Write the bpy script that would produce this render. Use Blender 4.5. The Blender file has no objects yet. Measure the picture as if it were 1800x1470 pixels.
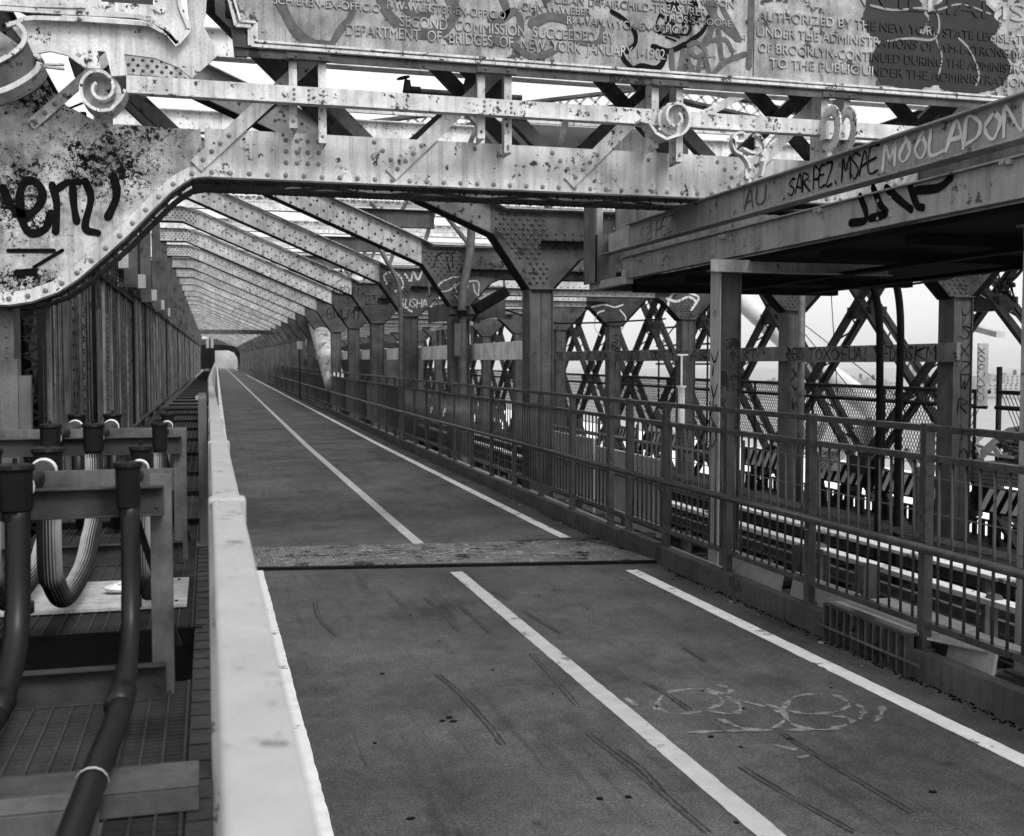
import bpy, bmesh, math, random
from math import sin, cos, pi, radians
from mathutils import Vector
random.seed(7)
S = bpy.context.scene
COL = S.collection

# ------------------------------------------------------------------ camera
PSI, TH, FPX, EYE = radians(15.332), radians(2.7906), 1949.0, 1.65
cam_d = bpy.data.cameras.new('camera')
cam_d.sensor_width = 36.0
cam_d.lens = 36.0 * FPX / 1800.0
cam_d.clip_start = 0.05
cam_d.clip_end = 20000
cam_d.dof.use_dof = True
cam_d.dof.focus_distance = 7.0
cam_d.dof.aperture_fstop = 5.5
cam = bpy.data.objects.new('camera', cam_d)
COL.objects.link(cam)
cam.location = (0, 0, EYE)
cam.rotation_euler = (pi/2 - TH, 0, -PSI)
S.camera = cam
_f = Vector((sin(PSI)*cos(TH), cos(PSI)*cos(TH), -sin(TH)))
_r = Vector((cos(PSI), -sin(PSI), 0))
_u = _r.cross(_f)

def _ray(x, y): return _f + _r*((x-900.0)/FPX) + _u*((735.0-y)/FPX)
def uy(x, y, Y):            # point on the plane Y = const seen at photo pixel x, y -> (X, Z)
    d = _ray(x, y); t = Y/d.y
    return (d.x*t, EYE + d.z*t)
def ux(x, y, X):            # point on the plane X = const -> (Y, Z)
    d = _ray(x, y); t = X/d.x
    return (d.y*t, EYE + d.z*t)
def uz(x, y, Z=0.0):        # point on a horizontal plane -> (X, Y)
    d = _ray(x, y); t = (Z-EYE)/d.z
    return (d.x*t, d.y*t)

# ------------------------------------------------------------------ sky, sun, exposure
W = bpy.data.worlds.new('World'); S.world = W; W.use_nodes = True
nt = W.node_tree; nt.nodes.clear()
sky = nt.nodes.new('ShaderNodeTexSky'); sky.sky_type = 'NISHITA'; sky.sun_disc = False
SUN_EL, SUN_AZ = radians(46), radians(163)      # behind the photographer, a little to the right
sky.sun_elevation = SUN_EL; sky.sun_rotation = SUN_AZ
sky.dust_density = 6.0; sky.air_density = 1.5; sky.ozone_density = 1.0
bw = nt.nodes.new('ShaderNodeRGBToBW')
mm = nt.nodes.new('ShaderNodeMath'); mm.operation = 'MULTIPLY_ADD'
mm.inputs[1].default_value = 0.55; mm.inputs[2].default_value = 5.2     # even cloud layer over a thin clear-sky term
bg = nt.nodes.new('ShaderNodeBackground'); bg.inputs['Strength'].default_value = 0.13
out = nt.nodes.new('ShaderNodeOutputWorld')
nt.links.new(sky.outputs[0], bw.inputs[0]); nt.links.new(bw.outputs[0], mm.inputs[0])
cl = nt.nodes.new('ShaderNodeTexNoise'); cl.inputs['Scale'].default_value = 2.2; cl.inputs['Detail'].default_value = 6
tc = nt.nodes.new('ShaderNodeTexCoord'); mp_ = nt.nodes.new('ShaderNodeMapping'); mp_.inputs['Scale'].default_value = (1, 1, 3.5); nt.links.new(tc.outputs['Generated'], mp_.inputs[0]); nt.links.new(mp_.outputs[0], cl.inputs['Vector'])
cr = nt.nodes.new('ShaderNodeMapRange'); cr.inputs[1].default_value = .35; cr.inputs[2].default_value = .65; cr.inputs[3].default_value = .96; cr.inputs[4].default_value = 1.10; nt.links.new(cl.outputs[0], cr.inputs[0])
mc = nt.nodes.new('ShaderNodeMath'); mc.operation = 'MULTIPLY'; nt.links.new(mm.outputs[0], mc.inputs[0]); nt.links.new(cr.outputs[0], mc.inputs[1])
nt.links.new(mc.outputs[0], bg.inputs['Color']); nt.links.new(bg.outputs[0], out.inputs[0])
sd = bpy.data.lights.new('sun', 'SUN'); sd.energy = 1.5; sd.angle = radians(16); sd.color = (1, 1, 1)
sun = bpy.data.objects.new('sun', sd); COL.objects.link(sun)
_sdir = Vector((sin(SUN_AZ)*cos(SUN_EL), cos(SUN_AZ)*cos(SUN_EL), sin(SUN_EL)))
sun.rotation_euler = _sdir.to_track_quat('Z', 'Y').to_euler()
S.view_settings.view_transform = 'Standard'; S.view_settings.look = 'None'
S.view_settings.exposure = 0.35; S.view_settings.gamma = 1.0

# ------------------------------------------------------------------ materials (black and white place: all greys)
MATS = {}
def mat(name, col, rough=0.6, var=0.18, vscale=6.0, spots=0.0, sscale=3.0, scol=0.02, fine=0.12,
        metal=0.0, bump=0.15, streak=0.0, lspots=0.0, lcol=0.6, spec=0.03, zone=None, tint=0.0):
    if name in MATS: return MATS[name]
    m = bpy.data.materials.new(name); m.use_nodes = True; t = m.node_tree; N = t.nodes; L = t.links
    b = N['Principled BSDF']; b.inputs['Roughness'].default_value = rough; b.inputs['Metallic'].default_value = metal; b.inputs['Specular IOR Level'].default_value = spec
    g = N.new('ShaderNodeNewGeometry')
    def noise(sc, det=4, rg=0.6, vec=None):
        n = N.new('ShaderNodeTexNoise'); n.inputs['Scale'].default_value = sc; n.inputs['Detail'].default_value = det
        n.inputs['Roughness'].default_value = rg; L.new(vec or g.outputs['Position'], n.inputs['Vector']); return n.outputs[0]
    def ramp(v, a, c, lo, hi):
        r = N.new('ShaderNodeMapRange'); r.inputs[1].default_value = a; r.inputs[2].default_value = c
        r.inputs[3].default_value = lo; r.inputs[4].default_value = hi; L.new(v, r.inputs[0]); return r.outputs[0]
    def mul(a, c):
        q = N.new('ShaderNodeMath'); q.operation = 'MULTIPLY'; L.new(a, q.inputs[0])
        if isinstance(c, float): q.inputs[1].default_value = c
        else: L.new(c, q.inputs[1])
        return q.outputs[0]
    def mix(f, a, c):
        q = N.new('ShaderNodeMix'); q.data_type = 'FLOAT'; L.new(f, q.inputs[0])
        for i, v in ((2, a), (3, c)):
            if isinstance(v, float): q.inputs[i].default_value = v
            else: L.new(v, q.inputs[i])
        return q.outputs[0]
    v = ramp(noise(vscale, 5), 0.32, 0.68, 1-var, 1+var)
    v = mul(v, ramp(noise(vscale*22, 3), 0.3, 0.7, 1-fine, 1+fine))
    if streak:
        mp = N.new('ShaderNodeMapping'); mp.inputs['Scale'].default_value = (14, 14, 0.9)
        L.new(g.outputs['Position'], mp.inputs[0]); v = mul(v, ramp(noise(1.5, 3, 0.6, mp.outputs[0]), 0.45, 0.7, 1.0, 1-streak))
    oi = N.new('ShaderNodeObjectInfo'); v = mul(v, ramp(oi.outputs['Random'], 0, 1, 1-tint, 1+tint))
    v = mul(v, float(col))
    if lspots: v = mix(ramp(noise(sscale*2.3, 5, 0.75), 0.62-lspots, 0.64-lspots, 0, 1), v, float(lcol))
    if spots and zone is None: v = mix(ramp(mul(noise(sscale, 8, 0.75), ramp(noise(sscale*0.35, 2), 0.35, 0.6, 0.75, 1.25)), 0.70-spots, 0.73-spots, 0, 1), v, float(scol))
    if zone:        # rust breaking through in one weathered area: ((x, y, z), (rx, ry, rz)) ellipsoids
        tot = None
        for c, rad in zone:
            mp = N.new('ShaderNodeMapping'); mp.inputs['Location'].default_value = tuple(-a/q for a, q in zip(c, rad)); mp.inputs['Scale'].default_value = tuple(1/q for q in rad)
            L.new(g.outputs['Position'], mp.inputs[0]); ln = N.new('ShaderNodeVectorMath'); ln.operation = 'LENGTH'; L.new(mp.outputs[0], ln.inputs[0])
            w = ramp(ln.outputs['Value'], 0.3, 1.5, 1.0, 0.0)
            if tot is None: tot = w
            else:
                q = N.new('ShaderNodeMath'); q.operation = 'MAXIMUM'; L.new(tot, q.inputs[0]); L.new(w, q.inputs[1]); tot = q.outputs[0]
        for sc_, k_ in ((sscale, 0.175), (sscale*2.6, 0.19), (sscale*7, 0.17)):
            q = N.new('ShaderNodeMath'); q.operation = 'MULTIPLY_ADD'; L.new(tot, q.inputs[0]); q.inputs[1].default_value = k_; L.new(noise(sc_, 8, 0.8), q.inputs[2])
            v = mix(ramp(q.outputs[0], 0.70, 0.715, 0, 1), v, float(scol))
    cc = N.new('ShaderNodeCombineColor')
    for i in range(3): L.new(v, cc.inputs[i])
    L.new(cc.outputs[0], b.inputs['Base Color'])
    if bump:
        bp = N.new('ShaderNodeBump'); bp.inputs['Strength'].default_value = bump; bp.inputs['Distance'].default_value = 0.004
        L.new(noise(vscale*9, 5, 0.7), bp.inputs['Height']); L.new(bp.outputs[0], b.inputs['Normal'])
    MATS[name] = m; return m
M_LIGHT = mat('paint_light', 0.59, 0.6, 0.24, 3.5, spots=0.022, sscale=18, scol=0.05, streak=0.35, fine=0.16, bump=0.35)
M_RUST = mat('paint_light_rusted', 0.44, 0.7, 0.5, 5.0, spots=0.1, sscale=8, scol=0.008, bump=0.5, streak=0.3, lspots=0.03, lcol=0.2, zone=[((-.72, 8.74, 3.12), (.62, 1, .42)), ((-1.28, 8.74, 2.85), (.36, 1, .50)), ((-.42, 8.74, 3.36), (.40, 1, .13)), ((-1.25, 8.74, 2.25), (.5, 1, .16)), ((-1.15, 8.74, 3.55), (.35, 1, .22))])
M_ORN = mat('paint_ornament', 0.56, 0.6, 0.25, 5, spots=0.045, sscale=22, scol=0.05, bump=0.3, streak=0.3)
M_PLAQ = mat('plaque_bronze', 0.31, 0.6, 0.5, 3.2, spots=0.05, sscale=9, scol=0.06, bump=0.4, streak=0.35, fine=0.2)
M_PLAQL = mat('plaque_letter', 0.29, 0.6, 0.6, 6, fine=0.3)
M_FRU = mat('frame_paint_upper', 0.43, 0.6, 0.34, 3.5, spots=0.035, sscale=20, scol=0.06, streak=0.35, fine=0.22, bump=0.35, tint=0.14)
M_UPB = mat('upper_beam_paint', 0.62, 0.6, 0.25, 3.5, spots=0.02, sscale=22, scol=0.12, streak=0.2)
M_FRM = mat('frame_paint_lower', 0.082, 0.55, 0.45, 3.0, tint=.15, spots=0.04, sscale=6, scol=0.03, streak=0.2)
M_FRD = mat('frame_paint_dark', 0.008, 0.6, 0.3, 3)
M_COLM = mat('column_paint', 0.10, tint=.15, rough=0.55, var=0.3, vscale=4, streak=0.3)
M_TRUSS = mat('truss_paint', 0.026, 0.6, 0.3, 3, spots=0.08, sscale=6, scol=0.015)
M_RAIL = mat('railing_paint', 0.058, 0.24, 0.3, 7, streak=0.3, bump=0.15, spec=0.5, tint=.12, spots=.01, sscale=25, scol=.01)
M_CAP = mat('railing_cap_skylit', 0.32, 0.45, 0.08, 9, fine=0.10, bump=0.2, spots=0.012, sscale=30, scol=0.12)  # same paint as the other railing, lightened for the skylight on its top
M_KERB = mat('kerb_paint', 0.09, 0.5, 0.3, 2.5, spots=0.03, sscale=5, scol=0.05, streak=0.3)
M_ASPH = None
M_LINE = mat('line_paint_white', 0.62, 0.7, 0.12, 8, spots=0.03, sscale=9, scol=0.2)
M_LINEC = mat('line_paint_grey', 0.36, 0.7, 0.12, 8, spots=0.02, sscale=9, scol=0.15)
M_GRATE = mat('grating_steel', 0.05, 0.55, 0.4, 5)
M_BLACK = mat('black_conduit', 0.008, 0.4, 0.2, 8, bump=0.05, spec=0.08)
M_PIPE = mat('grey_conduit', 0.006, 0.42, 0.2, 6, bump=0.08, spec=0.3)
M_GALV = mat('galvanised', 0.12, 0.45, 0.3, 9, metal=0.3)
M_GALVL = mat('galvanised_light', 0.95, 0.40, 0.3, 5, metal=0.15, streak=0.3, spec=0.5, bump=0.4)
M_HOSED = mat('corrugated_hose_shade', 0.02, 0.6)
M_HOSE = mat('corrugated_hose', 0.27, 0.4, 0.2, 10)
M_RING = mat('clamp_ring', 0.7, 0.3, 0.1, 5, metal=0.4)
M_WOOD = mat('plywood', 0.15, 0.75, 0.35, 3, streak=0.4)
M_WOODL = mat('plywood_pale', 0.42, 0.75, 0.25, 4, streak=0.3)
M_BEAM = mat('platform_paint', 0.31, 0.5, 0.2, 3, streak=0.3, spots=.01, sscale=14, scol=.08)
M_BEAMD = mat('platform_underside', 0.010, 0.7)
M_SPRAYB = mat('spray_black', 0.006, 0.6, 0.3, 12)
M_SPRAYG = mat('spray_grey', 0.10, 0.6, 0.3, 12)
M_SPRAYW = mat('spray_white', 0.62, 0.6, 0.15, 12)
M_SPRAYL = mat('spray_pale', 0.24, 0.6, 0.25, 12)
M_DECK = mat('dark_deck', 0.006, 0.8, 0.4, 2)
M_TIE = mat('timber_tie', 0.009, 0.8, 0.4, 3)
M_COVER = mat('third_rail_cover', 0.58, 0.55, 0.2, 3, streak=0.0, spots=0.06, sscale=4, scol=0.15)
M_STRW = mat('stripe_white', 0.50, 0.6, 0.12, 6)
M_STRB = mat('stripe_black', 0.006, 0.6)
M_CONC = mat('pale_concrete', 0.85, 0.8, 0.1, 1.5)
M_CABLE = mat('cable_wrap', 0.50, 0.38, 0.3, 4, metal=0.2, spots=0.08, sscale=5, scol=0.12)
M_CABLEP = mat('cable_far', 0.55, 0.6, 0.12, 1.5)
M_CITY = mat('city_wall', 0.28, 0.9, 0.3, 0.02, fine=0.25, bump=0)
M_WATER = mat('river_water', 0.25, 0.25, 0.1, 0.05, bump=0)
M_TARP = mat('tarp', 0.16, 0.7, 0.5, 6, spots=0.12, sscale=9, scol=0.02)
M_PLATE = mat('joint_plate_steel', 0.135, 0.45, 0.35, 4, spots=0.08, sscale=8, scol=0.03, lspots=0.02, lcol=0.4)
M_PATCH = mat('pale_panel', 0.42, 0.6, 0.15, 3, streak=0.2)
M_SHEETL = mat('corrugated_sheet_rib', 0.20, 0.6, 0.5, 2.5, streak=0.4)
M_SHEET = mat('corrugated_sheet', 0.018, 0.6, 0.5, 2.5, streak=0.3)

RIV = {'frame_paint_upper': mat('rivet_shade', 0.06, 0.6, 0.3, 9), 'upper_beam_paint': mat('rivet_shade_pale', 0.2, 0.6, 0.3, 9), 'frame_paint_lower': mat('rivet_shade_dark', 0.03, 0.45, 0.3, 9, spec=0.4),
       'paint_light': mat('rivet_shade_light', 0.20, 0.5, 0.3, 9, spec=0.3), 'paint_ornament': mat('rivet_shade_light2', 0.18, 0.5, 0.3, 9)}
M_BAR = mat('guard_beam_paint', 0.15, 0.6, 0.4, 3, spots=0.05, sscale=6, scol=0.02)
M_SPRAYM = mat('spray_silver', 0.45, 0.5, 0.3, 12)
M_RACK = mat('rack_paint', 0.042, 0.55, 0.4, 8)
M_RACKL = mat('rack_paint_pale', 0.10, 0.55, 0.4, 8, streak=.2)
M_CHALK = mat('chalk', 0.15, 0.8, 0.5, 20, fine=.3)
# ------------------------------------------------------------------ mesh builder
def _wl(o):
    v = Vector((0, 0, 0))
    while o is not None: v = v + o.location; o = o.parent
    return v
def smooth_cr(pts, n=6):
    if len(pts) < 3: return [tuple(p) for p in pts]
    P = [Vector(p) for p in pts]; P = [2*P[0]-P[1]] + P + [2*P[-1]-P[-2]]; R = []
    for i in range(1, len(P)-2):
        for k in range(n):
            t = k/n
            R.append(0.5*((2*P[i]) + (P[i+1]-P[i-1])*t + (2*P[i-1]-5*P[i]+4*P[i+1]-P[i+2])*t*t + (3*P[i]-P[i-1]-3*P[i+1]+P[i+2])*t**3))
    R.append(P[-2]); return [tuple(p) for p in R]
class MB:
    def __init__(s): s.v = []; s.f = []; s.r = []
    def box(s, x0, x1, y0, y1, z0, z1):
        n = len(s.v)
        s.v += [(x0,y0,z0),(x1,y0,z0),(x1,y1,z0),(x0,y1,z0),(x0,y0,z1),(x1,y0,z1),(x1,y1,z1),(x0,y1,z1)]
        s.f += [tuple(n+i for i in q) for q in ((3,2,1,0),(4,5,6,7),(0,1,5,4),(1,2,6,5),(2,3,7,6),(3,0,4,7))]; return s
    def bar(s, p0, p1, w, h, up=(0, 0, 1)):
        p0, p1 = Vector(p0), Vector(p1); d = (p1-p0)
        if d.length < 1e-6: return s
        d.normalize(); u = Vector(up)
        if abs(d.dot(u)) > 0.99: u = Vector((0, 1, 0)) if abs(d.y) < 0.9 else Vector((1, 0, 0))
        a = d.cross(u).normalized(); b = a.cross(d).normalized(); n = len(s.v)
        for p in (p0, p1):
            for sa, sb in ((-1,-1),(1,-1),(1,1),(-1,1)): s.v.append(tuple(p + a*(w/2*sa) + b*(h/2*sb)))
        s.f += [tuple(n+i for i in q) for q in ((0,1,2,3),(7,6,5,4),(0,4,5,1),(1,5,6,2),(2,6,7,3),(3,7,4,0))]; return s
    def prism(s, pts, y0, y1, ax='y'):      # pts in XZ (ax y), YZ (ax x) or XY (ax z)
        n = len(s.v); k = len(pts)
        for w in (y0, y1):
            for a, b in pts: s.v.append((a, w, b) if ax == 'y' else ((w, a, b) if ax == 'x' else (a, b, w)))
        s.f.append(tuple(range(n, n+k))); s.f.append(tuple(range(n+2*k-1, n+k-1, -1)))
        for i in range(k): j = (i+1) % k; s.f.append((n+i, n+k+i, n+k+j, n+j))
        return s
    def strip(s, pts, y0, y1, t):           # flange following an XZ polyline, thickness t to its right-hand side
        for (a, b), (c, d) in zip(pts, pts[1:]):
            L = math.hypot(c-a, d-b) or 1; nx, nz = (d-b)/L*t, -(c-a)/L*t
            s.prism([(a, b), (c, d), (c+nx, d+nz), (a+nx, b+nz)], y0, y1)
        return s
    def tube(s, pts, r, n=8, caps=True):
        P = [Vector(p) for p in pts]; k = len(P); base = len(s.v); up = None
        for i, p in enumerate(P):
            d = (P[min(i+1, k-1)] - P[max(i-1, 0)]).normalized()
            if up is None: up = Vector((0, 0, 1)) if abs(d.z) < 0.9 else Vector((0, 1, 0))
            a = d.cross(up).normalized(); b = a.cross(d).normalized(); up = b
            rr = r[i] if isinstance(r, (list, tuple)) else r
            for j in range(n):
                an = 2*pi*j/n; s.v.append(tuple(p + a*(rr*cos(an)) + b*(rr*sin(an))))
        for i in range(k-1):
            for j in range(n):
                q = base+i*n; s.f.append((q+j, q+(j+1) % n, q+n+(j+1) % n, q+n+j))
        if caps: s.f.append(tuple(base+j for j in reversed(range(n)))); s.f.append(tuple(base+(k-1)*n+j for j in range(n)))
        return s
    def dome(s, p, nrm=(0, -1, 0), r=0.019, n=7):
        d = Vector(nrm); up = Vector((0, 0, 1)) if abs(d.z) < 0.9 else Vector((0, 1, 0))
        a = d.cross(up).normalized(); b = d.cross(a).normalized(); p = Vector(p); base = len(s.v)
        for rr, h in ((1, 0), (0.82, 0.42)):
            for j in range(n): s.v.append(tuple(p + (a*cos(2*pi*j/n) + b*sin(2*pi*j/n))*(r*rr) + d*(r*h)))
        s.v.append(tuple(p + d*(r*0.68)))
        s.r += range(len(s.f), len(s.f)+2*n)
        for j in range(n):
            k = (j+1) % n
            s.f.append((base+j, base+n+j, base+n+k, base+k)); s.f.append((base+n+j, base+2*n, base+n+k))
        return s
    def ribbon(s, pts, w, o, u, v, nrm, sm=5, rough=0.05):   # flat painted stroke: pts (a,b) in the plane o + a*u + b*v
        o, u, v, nrm = Vector(o), Vector(u), Vector(v), Vector(nrm)
        q = smooth_cr([(a, b, 0) for a, b in pts], sm) if sm > 1 else [(a, b, 0) for a, b in pts]; k = len(q)
        n = len(s.v); s.k = getattr(s, 'k', 0)+1; lift = .0012+.00028*(s.k % 10)
        for i in range(k):
            ax, ay = q[max(i-1, 0)][:2]; bx, by = q[min(i+1, k-1)][:2]; L = math.hypot(bx-ax, by-ay) or 1
            ww = w*(0.5 + rough*sin(i*.6) + (random.uniform(-rough, rough) if rough > .1 else 0))
            for sg in (1, -1):
                a, b = q[i][0] - (by-ay)/L*ww*sg, q[i][1] + (bx-ax)/L*ww*sg
                s.v.append(tuple(o + u*a + v*b + nrm*lift))
        for i in range(k-1): s.f.append((n+2*i, n+2*i+1, n+2*i+3, n+2*i+2))
        for c in (0, k-1):
            m = len(s.v); cx, cy = q[c][:2]
            for j in range(8): s.v.append(tuple(o + u*(cx+w/2*cos(j*pi/4)) + v*(cy+w/2*sin(j*pi/4)) + nrm*(lift+.00012)))
            s.f.append(tuple(range(m, m+8)))
        return s
    def add(s, o):
        n = len(s.v); s.r += [len(s.f)+i for i in o.r]; s.v += o.v; s.f += [tuple(n+i for i in f) for f in o.f]; return s
    def build(s, name, m, parent=None, local=False, smooth=False):
        me = bpy.data.meshes.new(name); off = Vector((0, 0, 0)) if (parent is None or local) else _wl(parent)
        me.from_pydata([(a-off.x, b-off.y, c-off.z) for a, b, c in s.v] if off.length else s.v, [], s.f); me.update()
        me.materials.append(m)
        if s.r and m.name in RIV:      # rivet heads: darker colour standing in for their shaded undersides
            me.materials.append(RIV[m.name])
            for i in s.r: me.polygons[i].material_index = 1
        if smooth: me.polygons.foreach_set('use_smooth', [True]*len(me.polygons))
        ob = bpy.data.objects.new(name, me); COL.objects.link(ob)
        if parent is not None: ob.parent = parent
        return ob
def fixn(ob):
    bm = bmesh.new(); bm.from_mesh(ob.data); bmesh.ops.recalc_face_normals(bm, faces=bm.faces); bm.to_mesh(ob.data); bm.free(); return ob
def tag(o, label=None, cat=None, group=None, kind=None):
    if label: o['label'] = label
    if cat: o['category'] = cat
    if group: o['group'] = group
    if kind: o['kind'] = kind
    return o
def thing(name, label, cat, loc=(0, 0, 0), group=None):
    o = bpy.data.objects.new(name, None); o.empty_display_size = 0.2; COL.objects.link(o); o.location = loc
    return tag(o, label, cat, group)
def copy_tree(o, parent=None):
    c = o.copy(); COL.objects.link(c); c.parent = parent
    for ch in [x for x in o.children]: copy_tree(ch, c)
    return c
def inpoly(x, y, P):
    r = False
    for (a, b), (c, d) in zip(P, P[1:]+P[:1]):
        if (b > y) != (d > y) and x < (c-a)*(y-b)/(d-b)+a: r = not r
    return r
def edist(x, y, P):
    m = 9
    for (a, b), (c, d) in zip(P, P[1:]+P[:1]):
        L = (c-a)**2+(d-b)**2 or 1; t = max(0, min(1, ((x-a)*(c-a)+(y-b)*(d-b))/L)); m = min(m, math.hypot(x-a-t*(c-a), y-b-t*(d-b)))
    return m
def fill_rivets(mb, P, dx, dz, y, r=0.018, margin=0.03, shear=0.0, n=6):
    xs = [p[0] for p in P]; zs = [p[1] for p in P]; j = 0
    z = min(zs)-abs(shear)*(max(xs)-min(xs))
    while z < max(zs)+abs(shear)*(max(xs)-min(xs)):
        x = min(xs)+(j % 2)*dx/2
        while x < max(xs):
            zz = z+shear*(x-min(xs))
            if inpoly(x, zz, P) and edist(x, zz, P) > margin: mb.dome((x, y, zz), r=r, n=n)
            x += dx
        z += dz; j += 1
    return mb
def line_rivets(mb, a, b, y, step, r=0.018, n=6):
    L = math.hypot(b[0]-a[0], b[1]-a[1]); k = max(1, int(L/step))
    for i in range(k+1): t = i/k; mb.dome((a[0]+(b[0]-a[0])*t, y, a[1]+(b[1]-a[1])*t), r=r, n=n)
    return mb

# single-stroke letters for spray tags, unit cell 0..1 by 0..1
FT = {'A': [[(0,0),(.5,1),(1,0)],[(.2,.4),(.8,.4)]], 'B': [[(0,0),(0,1),(.8,.85),(.1,.52),(.9,.25),(0,0)]], 'C': [[(1,.85),(.5,1),(.05,.5),(.5,0),(1,.15)]],
 'D': [[(0,0),(0,1),(.7,.9),(1,.5),(.7,.1),(0,0)]], 'E': [[(1,1),(0,1),(0,0),(1,0)],[(0,.5),(.8,.5)]], 'F': [[(1,1),(0,1),(0,0)],[(0,.5),(.7,.5)]],
 'G': [[(1,.85),(.5,1),(.05,.5),(.5,0),(1,.2),(1,.45),(.6,.45)]], 'H': [[(0,0),(0,1)],[(1,0),(1,1)],[(0,.5),(1,.5)]], 'I': [[(.5,0),(.5,1)]],
 'J': [[(.8,1),(.8,.2),(.4,0),(.1,.25)]], 'K': [[(0,0),(0,1)],[(1,1),(.05,.5),(1,0)]], 'L': [[(0,1),(0,0),(1,0)]], 'M': [[(0,0),(.1,1),(.5,.4),(.9,1),(1,0)]],
 'N': [[(0,0),(0,1),(1,0),(1,1)]], 'O': [[(.5,1),(.05,.5),(.5,0),(.95,.5),(.5,1)]], 'P': [[(0,0),(0,1),(.9,.85),(.8,.5),(0,.45)]], 'R': [[(0,0),(0,1),(.9,.8),(.1,.5),(1,0)]],
 'S': [[(1,.85),(.5,1),(.1,.75),(.9,.3),(.5,0),(0,.15)]], 'T': [[(0,1),(1,1)],[(.5,1),(.5,0)]], 'U': [[(0,1),(.05,.2),(.5,0),(.95,.2),(1,1)]], 'V': [[(0,1),(.5,0),(1,1)]],
 'W': [[(0,1),(.25,0),(.5,.7),(.75,0),(1,1)]], 'X': [[(0,0),(1,1)],[(0,1),(1,0)]], 'Y': [[(0,1),(.5,.5),(1,1)],[(.5,.5),(.4,0)]], 'Z': [[(0,1),(1,1),(0,0),(1,0)]],
 '!': [[(.5,1),(.45,.3)],[(.45,.05),(.45,0)]], '.': [[(.4,.02),(.5,0)]], '"': [[(.2,1),(.2,.7)],[(.7,1),(.7,.7)]], '2': [[(0,.8),(.5,1),(.9,.7),(0,0),(1,0)]], '9': [[(.9,.7),(.4,1),(.1,.7),(.5,.5),(.9,.7),(.7,0)]]}
def spray(mb, word, o, u, v, nrm, h, w, lw, gap=0.3, jit=0.05, slant=0.15, sharp=False):
    x = 0
    for ch in word:
        if ch in FT:
            for st in FT[ch]:
                pts = [((x+(a+slant*b+random.uniform(-jit, jit))*w), (b+random.uniform(-jit, jit))*h) for a, b in st]
                mb.ribbon(pts, lw, o, u, v, nrm, 4, .16)
        x += w*(1+gap)
    return mb

# path profile: rises a little and swings right in the distance
def PZ(y): return max(0.0, y-11.0)*0.0045
def PX(y): return max(0.0, y-22.0)*0.0072
# ================================================================== SETTING: water, trackbed, path
def asphalt():
    m = bpy.data.materials.new('asphalt'); m.use_nodes = True; t = m.node_tree; N = t.nodes; L = t.links; b = N['Principled BSDF']
    b.inputs['Roughness'].default_value = 0.75; b.inputs['Specular IOR Level'].default_value = 0.15
    g = N.new('ShaderNodeNewGeometry')
    def nz(sc, det, rg, scl=(1, 1, 1), rot=0):
        mp = N.new('ShaderNodeMapping'); mp.inputs['Scale'].default_value = scl; mp.inputs['Rotation'].default_value = (0, 0, rot)
        L.new(g.outputs['Position'], mp.inputs[0]); n = N.new('ShaderNodeTexNoise'); n.inputs['Scale'].default_value = sc
        n.inputs['Detail'].default_value = det; n.inputs['Roughness'].default_value = rg; L.new(mp.outputs[0], n.inputs['Vector']); return n.outputs[0]
    def rp(v, a, c, lo, hi):
        r = N.new('ShaderNodeMapRange'); r.inputs[1].default_value = a; r.inputs[2].default_value = c; r.inputs[3].default_value = lo; r.inputs[4].default_value = hi
        L.new(v, r.inputs[0]); return r.outputs[0]
    def ml(a, c):
        q = N.new('ShaderNodeMath'); q.operation = 'MULTIPLY'; L.new(a, q.inputs[0]); L.new(c, q.inputs[1]); return q.outputs[0]
    v = rp(nz(0.9, 6, 0.72), 0.33, 0.67, 0.038, 0.098)
    v = ml(v, rp(nz(12, 5, 0.75), 0.35, 0.65, 0.80, 1.18))
    v = ml(v, rp(nz(70, 2, 0.8), 0.40, 0.60, 0.72, 1.28))
    v = ml(v, rp(nz(150, 2, 0.8), 0.40, 0.60, 0.62, 1.38))
    v = ml(v, rp(nz(2.0, 4, 0.65, (1, 0.5, 1)), 0.54, 0.72, 1.0, 0.58))          # old stains
    v = ml(v, rp(nz(7, 3, 0.6, (1.6, 0.09, 1), 0.10), 0.58, 0.70, 1.0, 0.72))  # tyre scuffs running along the path
    v = ml(v, rp(nz(16, 3, 0.6, (1.3, 0.06, 1), 0.16), 0.62, 0.72, 1.0, 0.70))
    v = ml(v, rp(nz(5, 2, 0.5), 0.70, 0.75, 1.0, 0.55))                        # spots
    cc = N.new('ShaderNodeCombineColor'); [L.new(v, cc.inputs[i]) for i in range(3)]; L.new(cc.outputs[0], b.inputs['Base Color'])
    bp = N.new('ShaderNodeBump'); bp.inputs['Strength'].default_value = 0.5; bp.inputs['Distance'].default_value = 0.004
    L.new(nz(180, 4, 0.7), bp.inputs['Height']); L.new(bp.outputs[0], b.inputs['Normal'])
    MATS['asphalt'] = m; return m
M_ASPH = asphalt()

MB().box(-6000, 9000, -3000, 9000, -41, -40).build('river', M_WATER)['kind'] = 'structure'
# the far shore: low land under the city blocks
MB().box(300, 9000, 1200, 9000, -40, -36).build('far_shore', M_CITY)['kind'] = 'structure'
# dark deck under everything, at track level
MB().box(-3.4, 12.9, -6, 300, -1.45, -1.3).build('track_bed', M_DECK)['kind'] = 'structure'
# outer roadway beyond the truss: pale wet-looking concrete under open sky
MB().box(13.4, 22.5, -6, 300, -2.1, -1.9).build('outer_roadway', M_CONC)['kind'] = 'structure'

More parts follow.
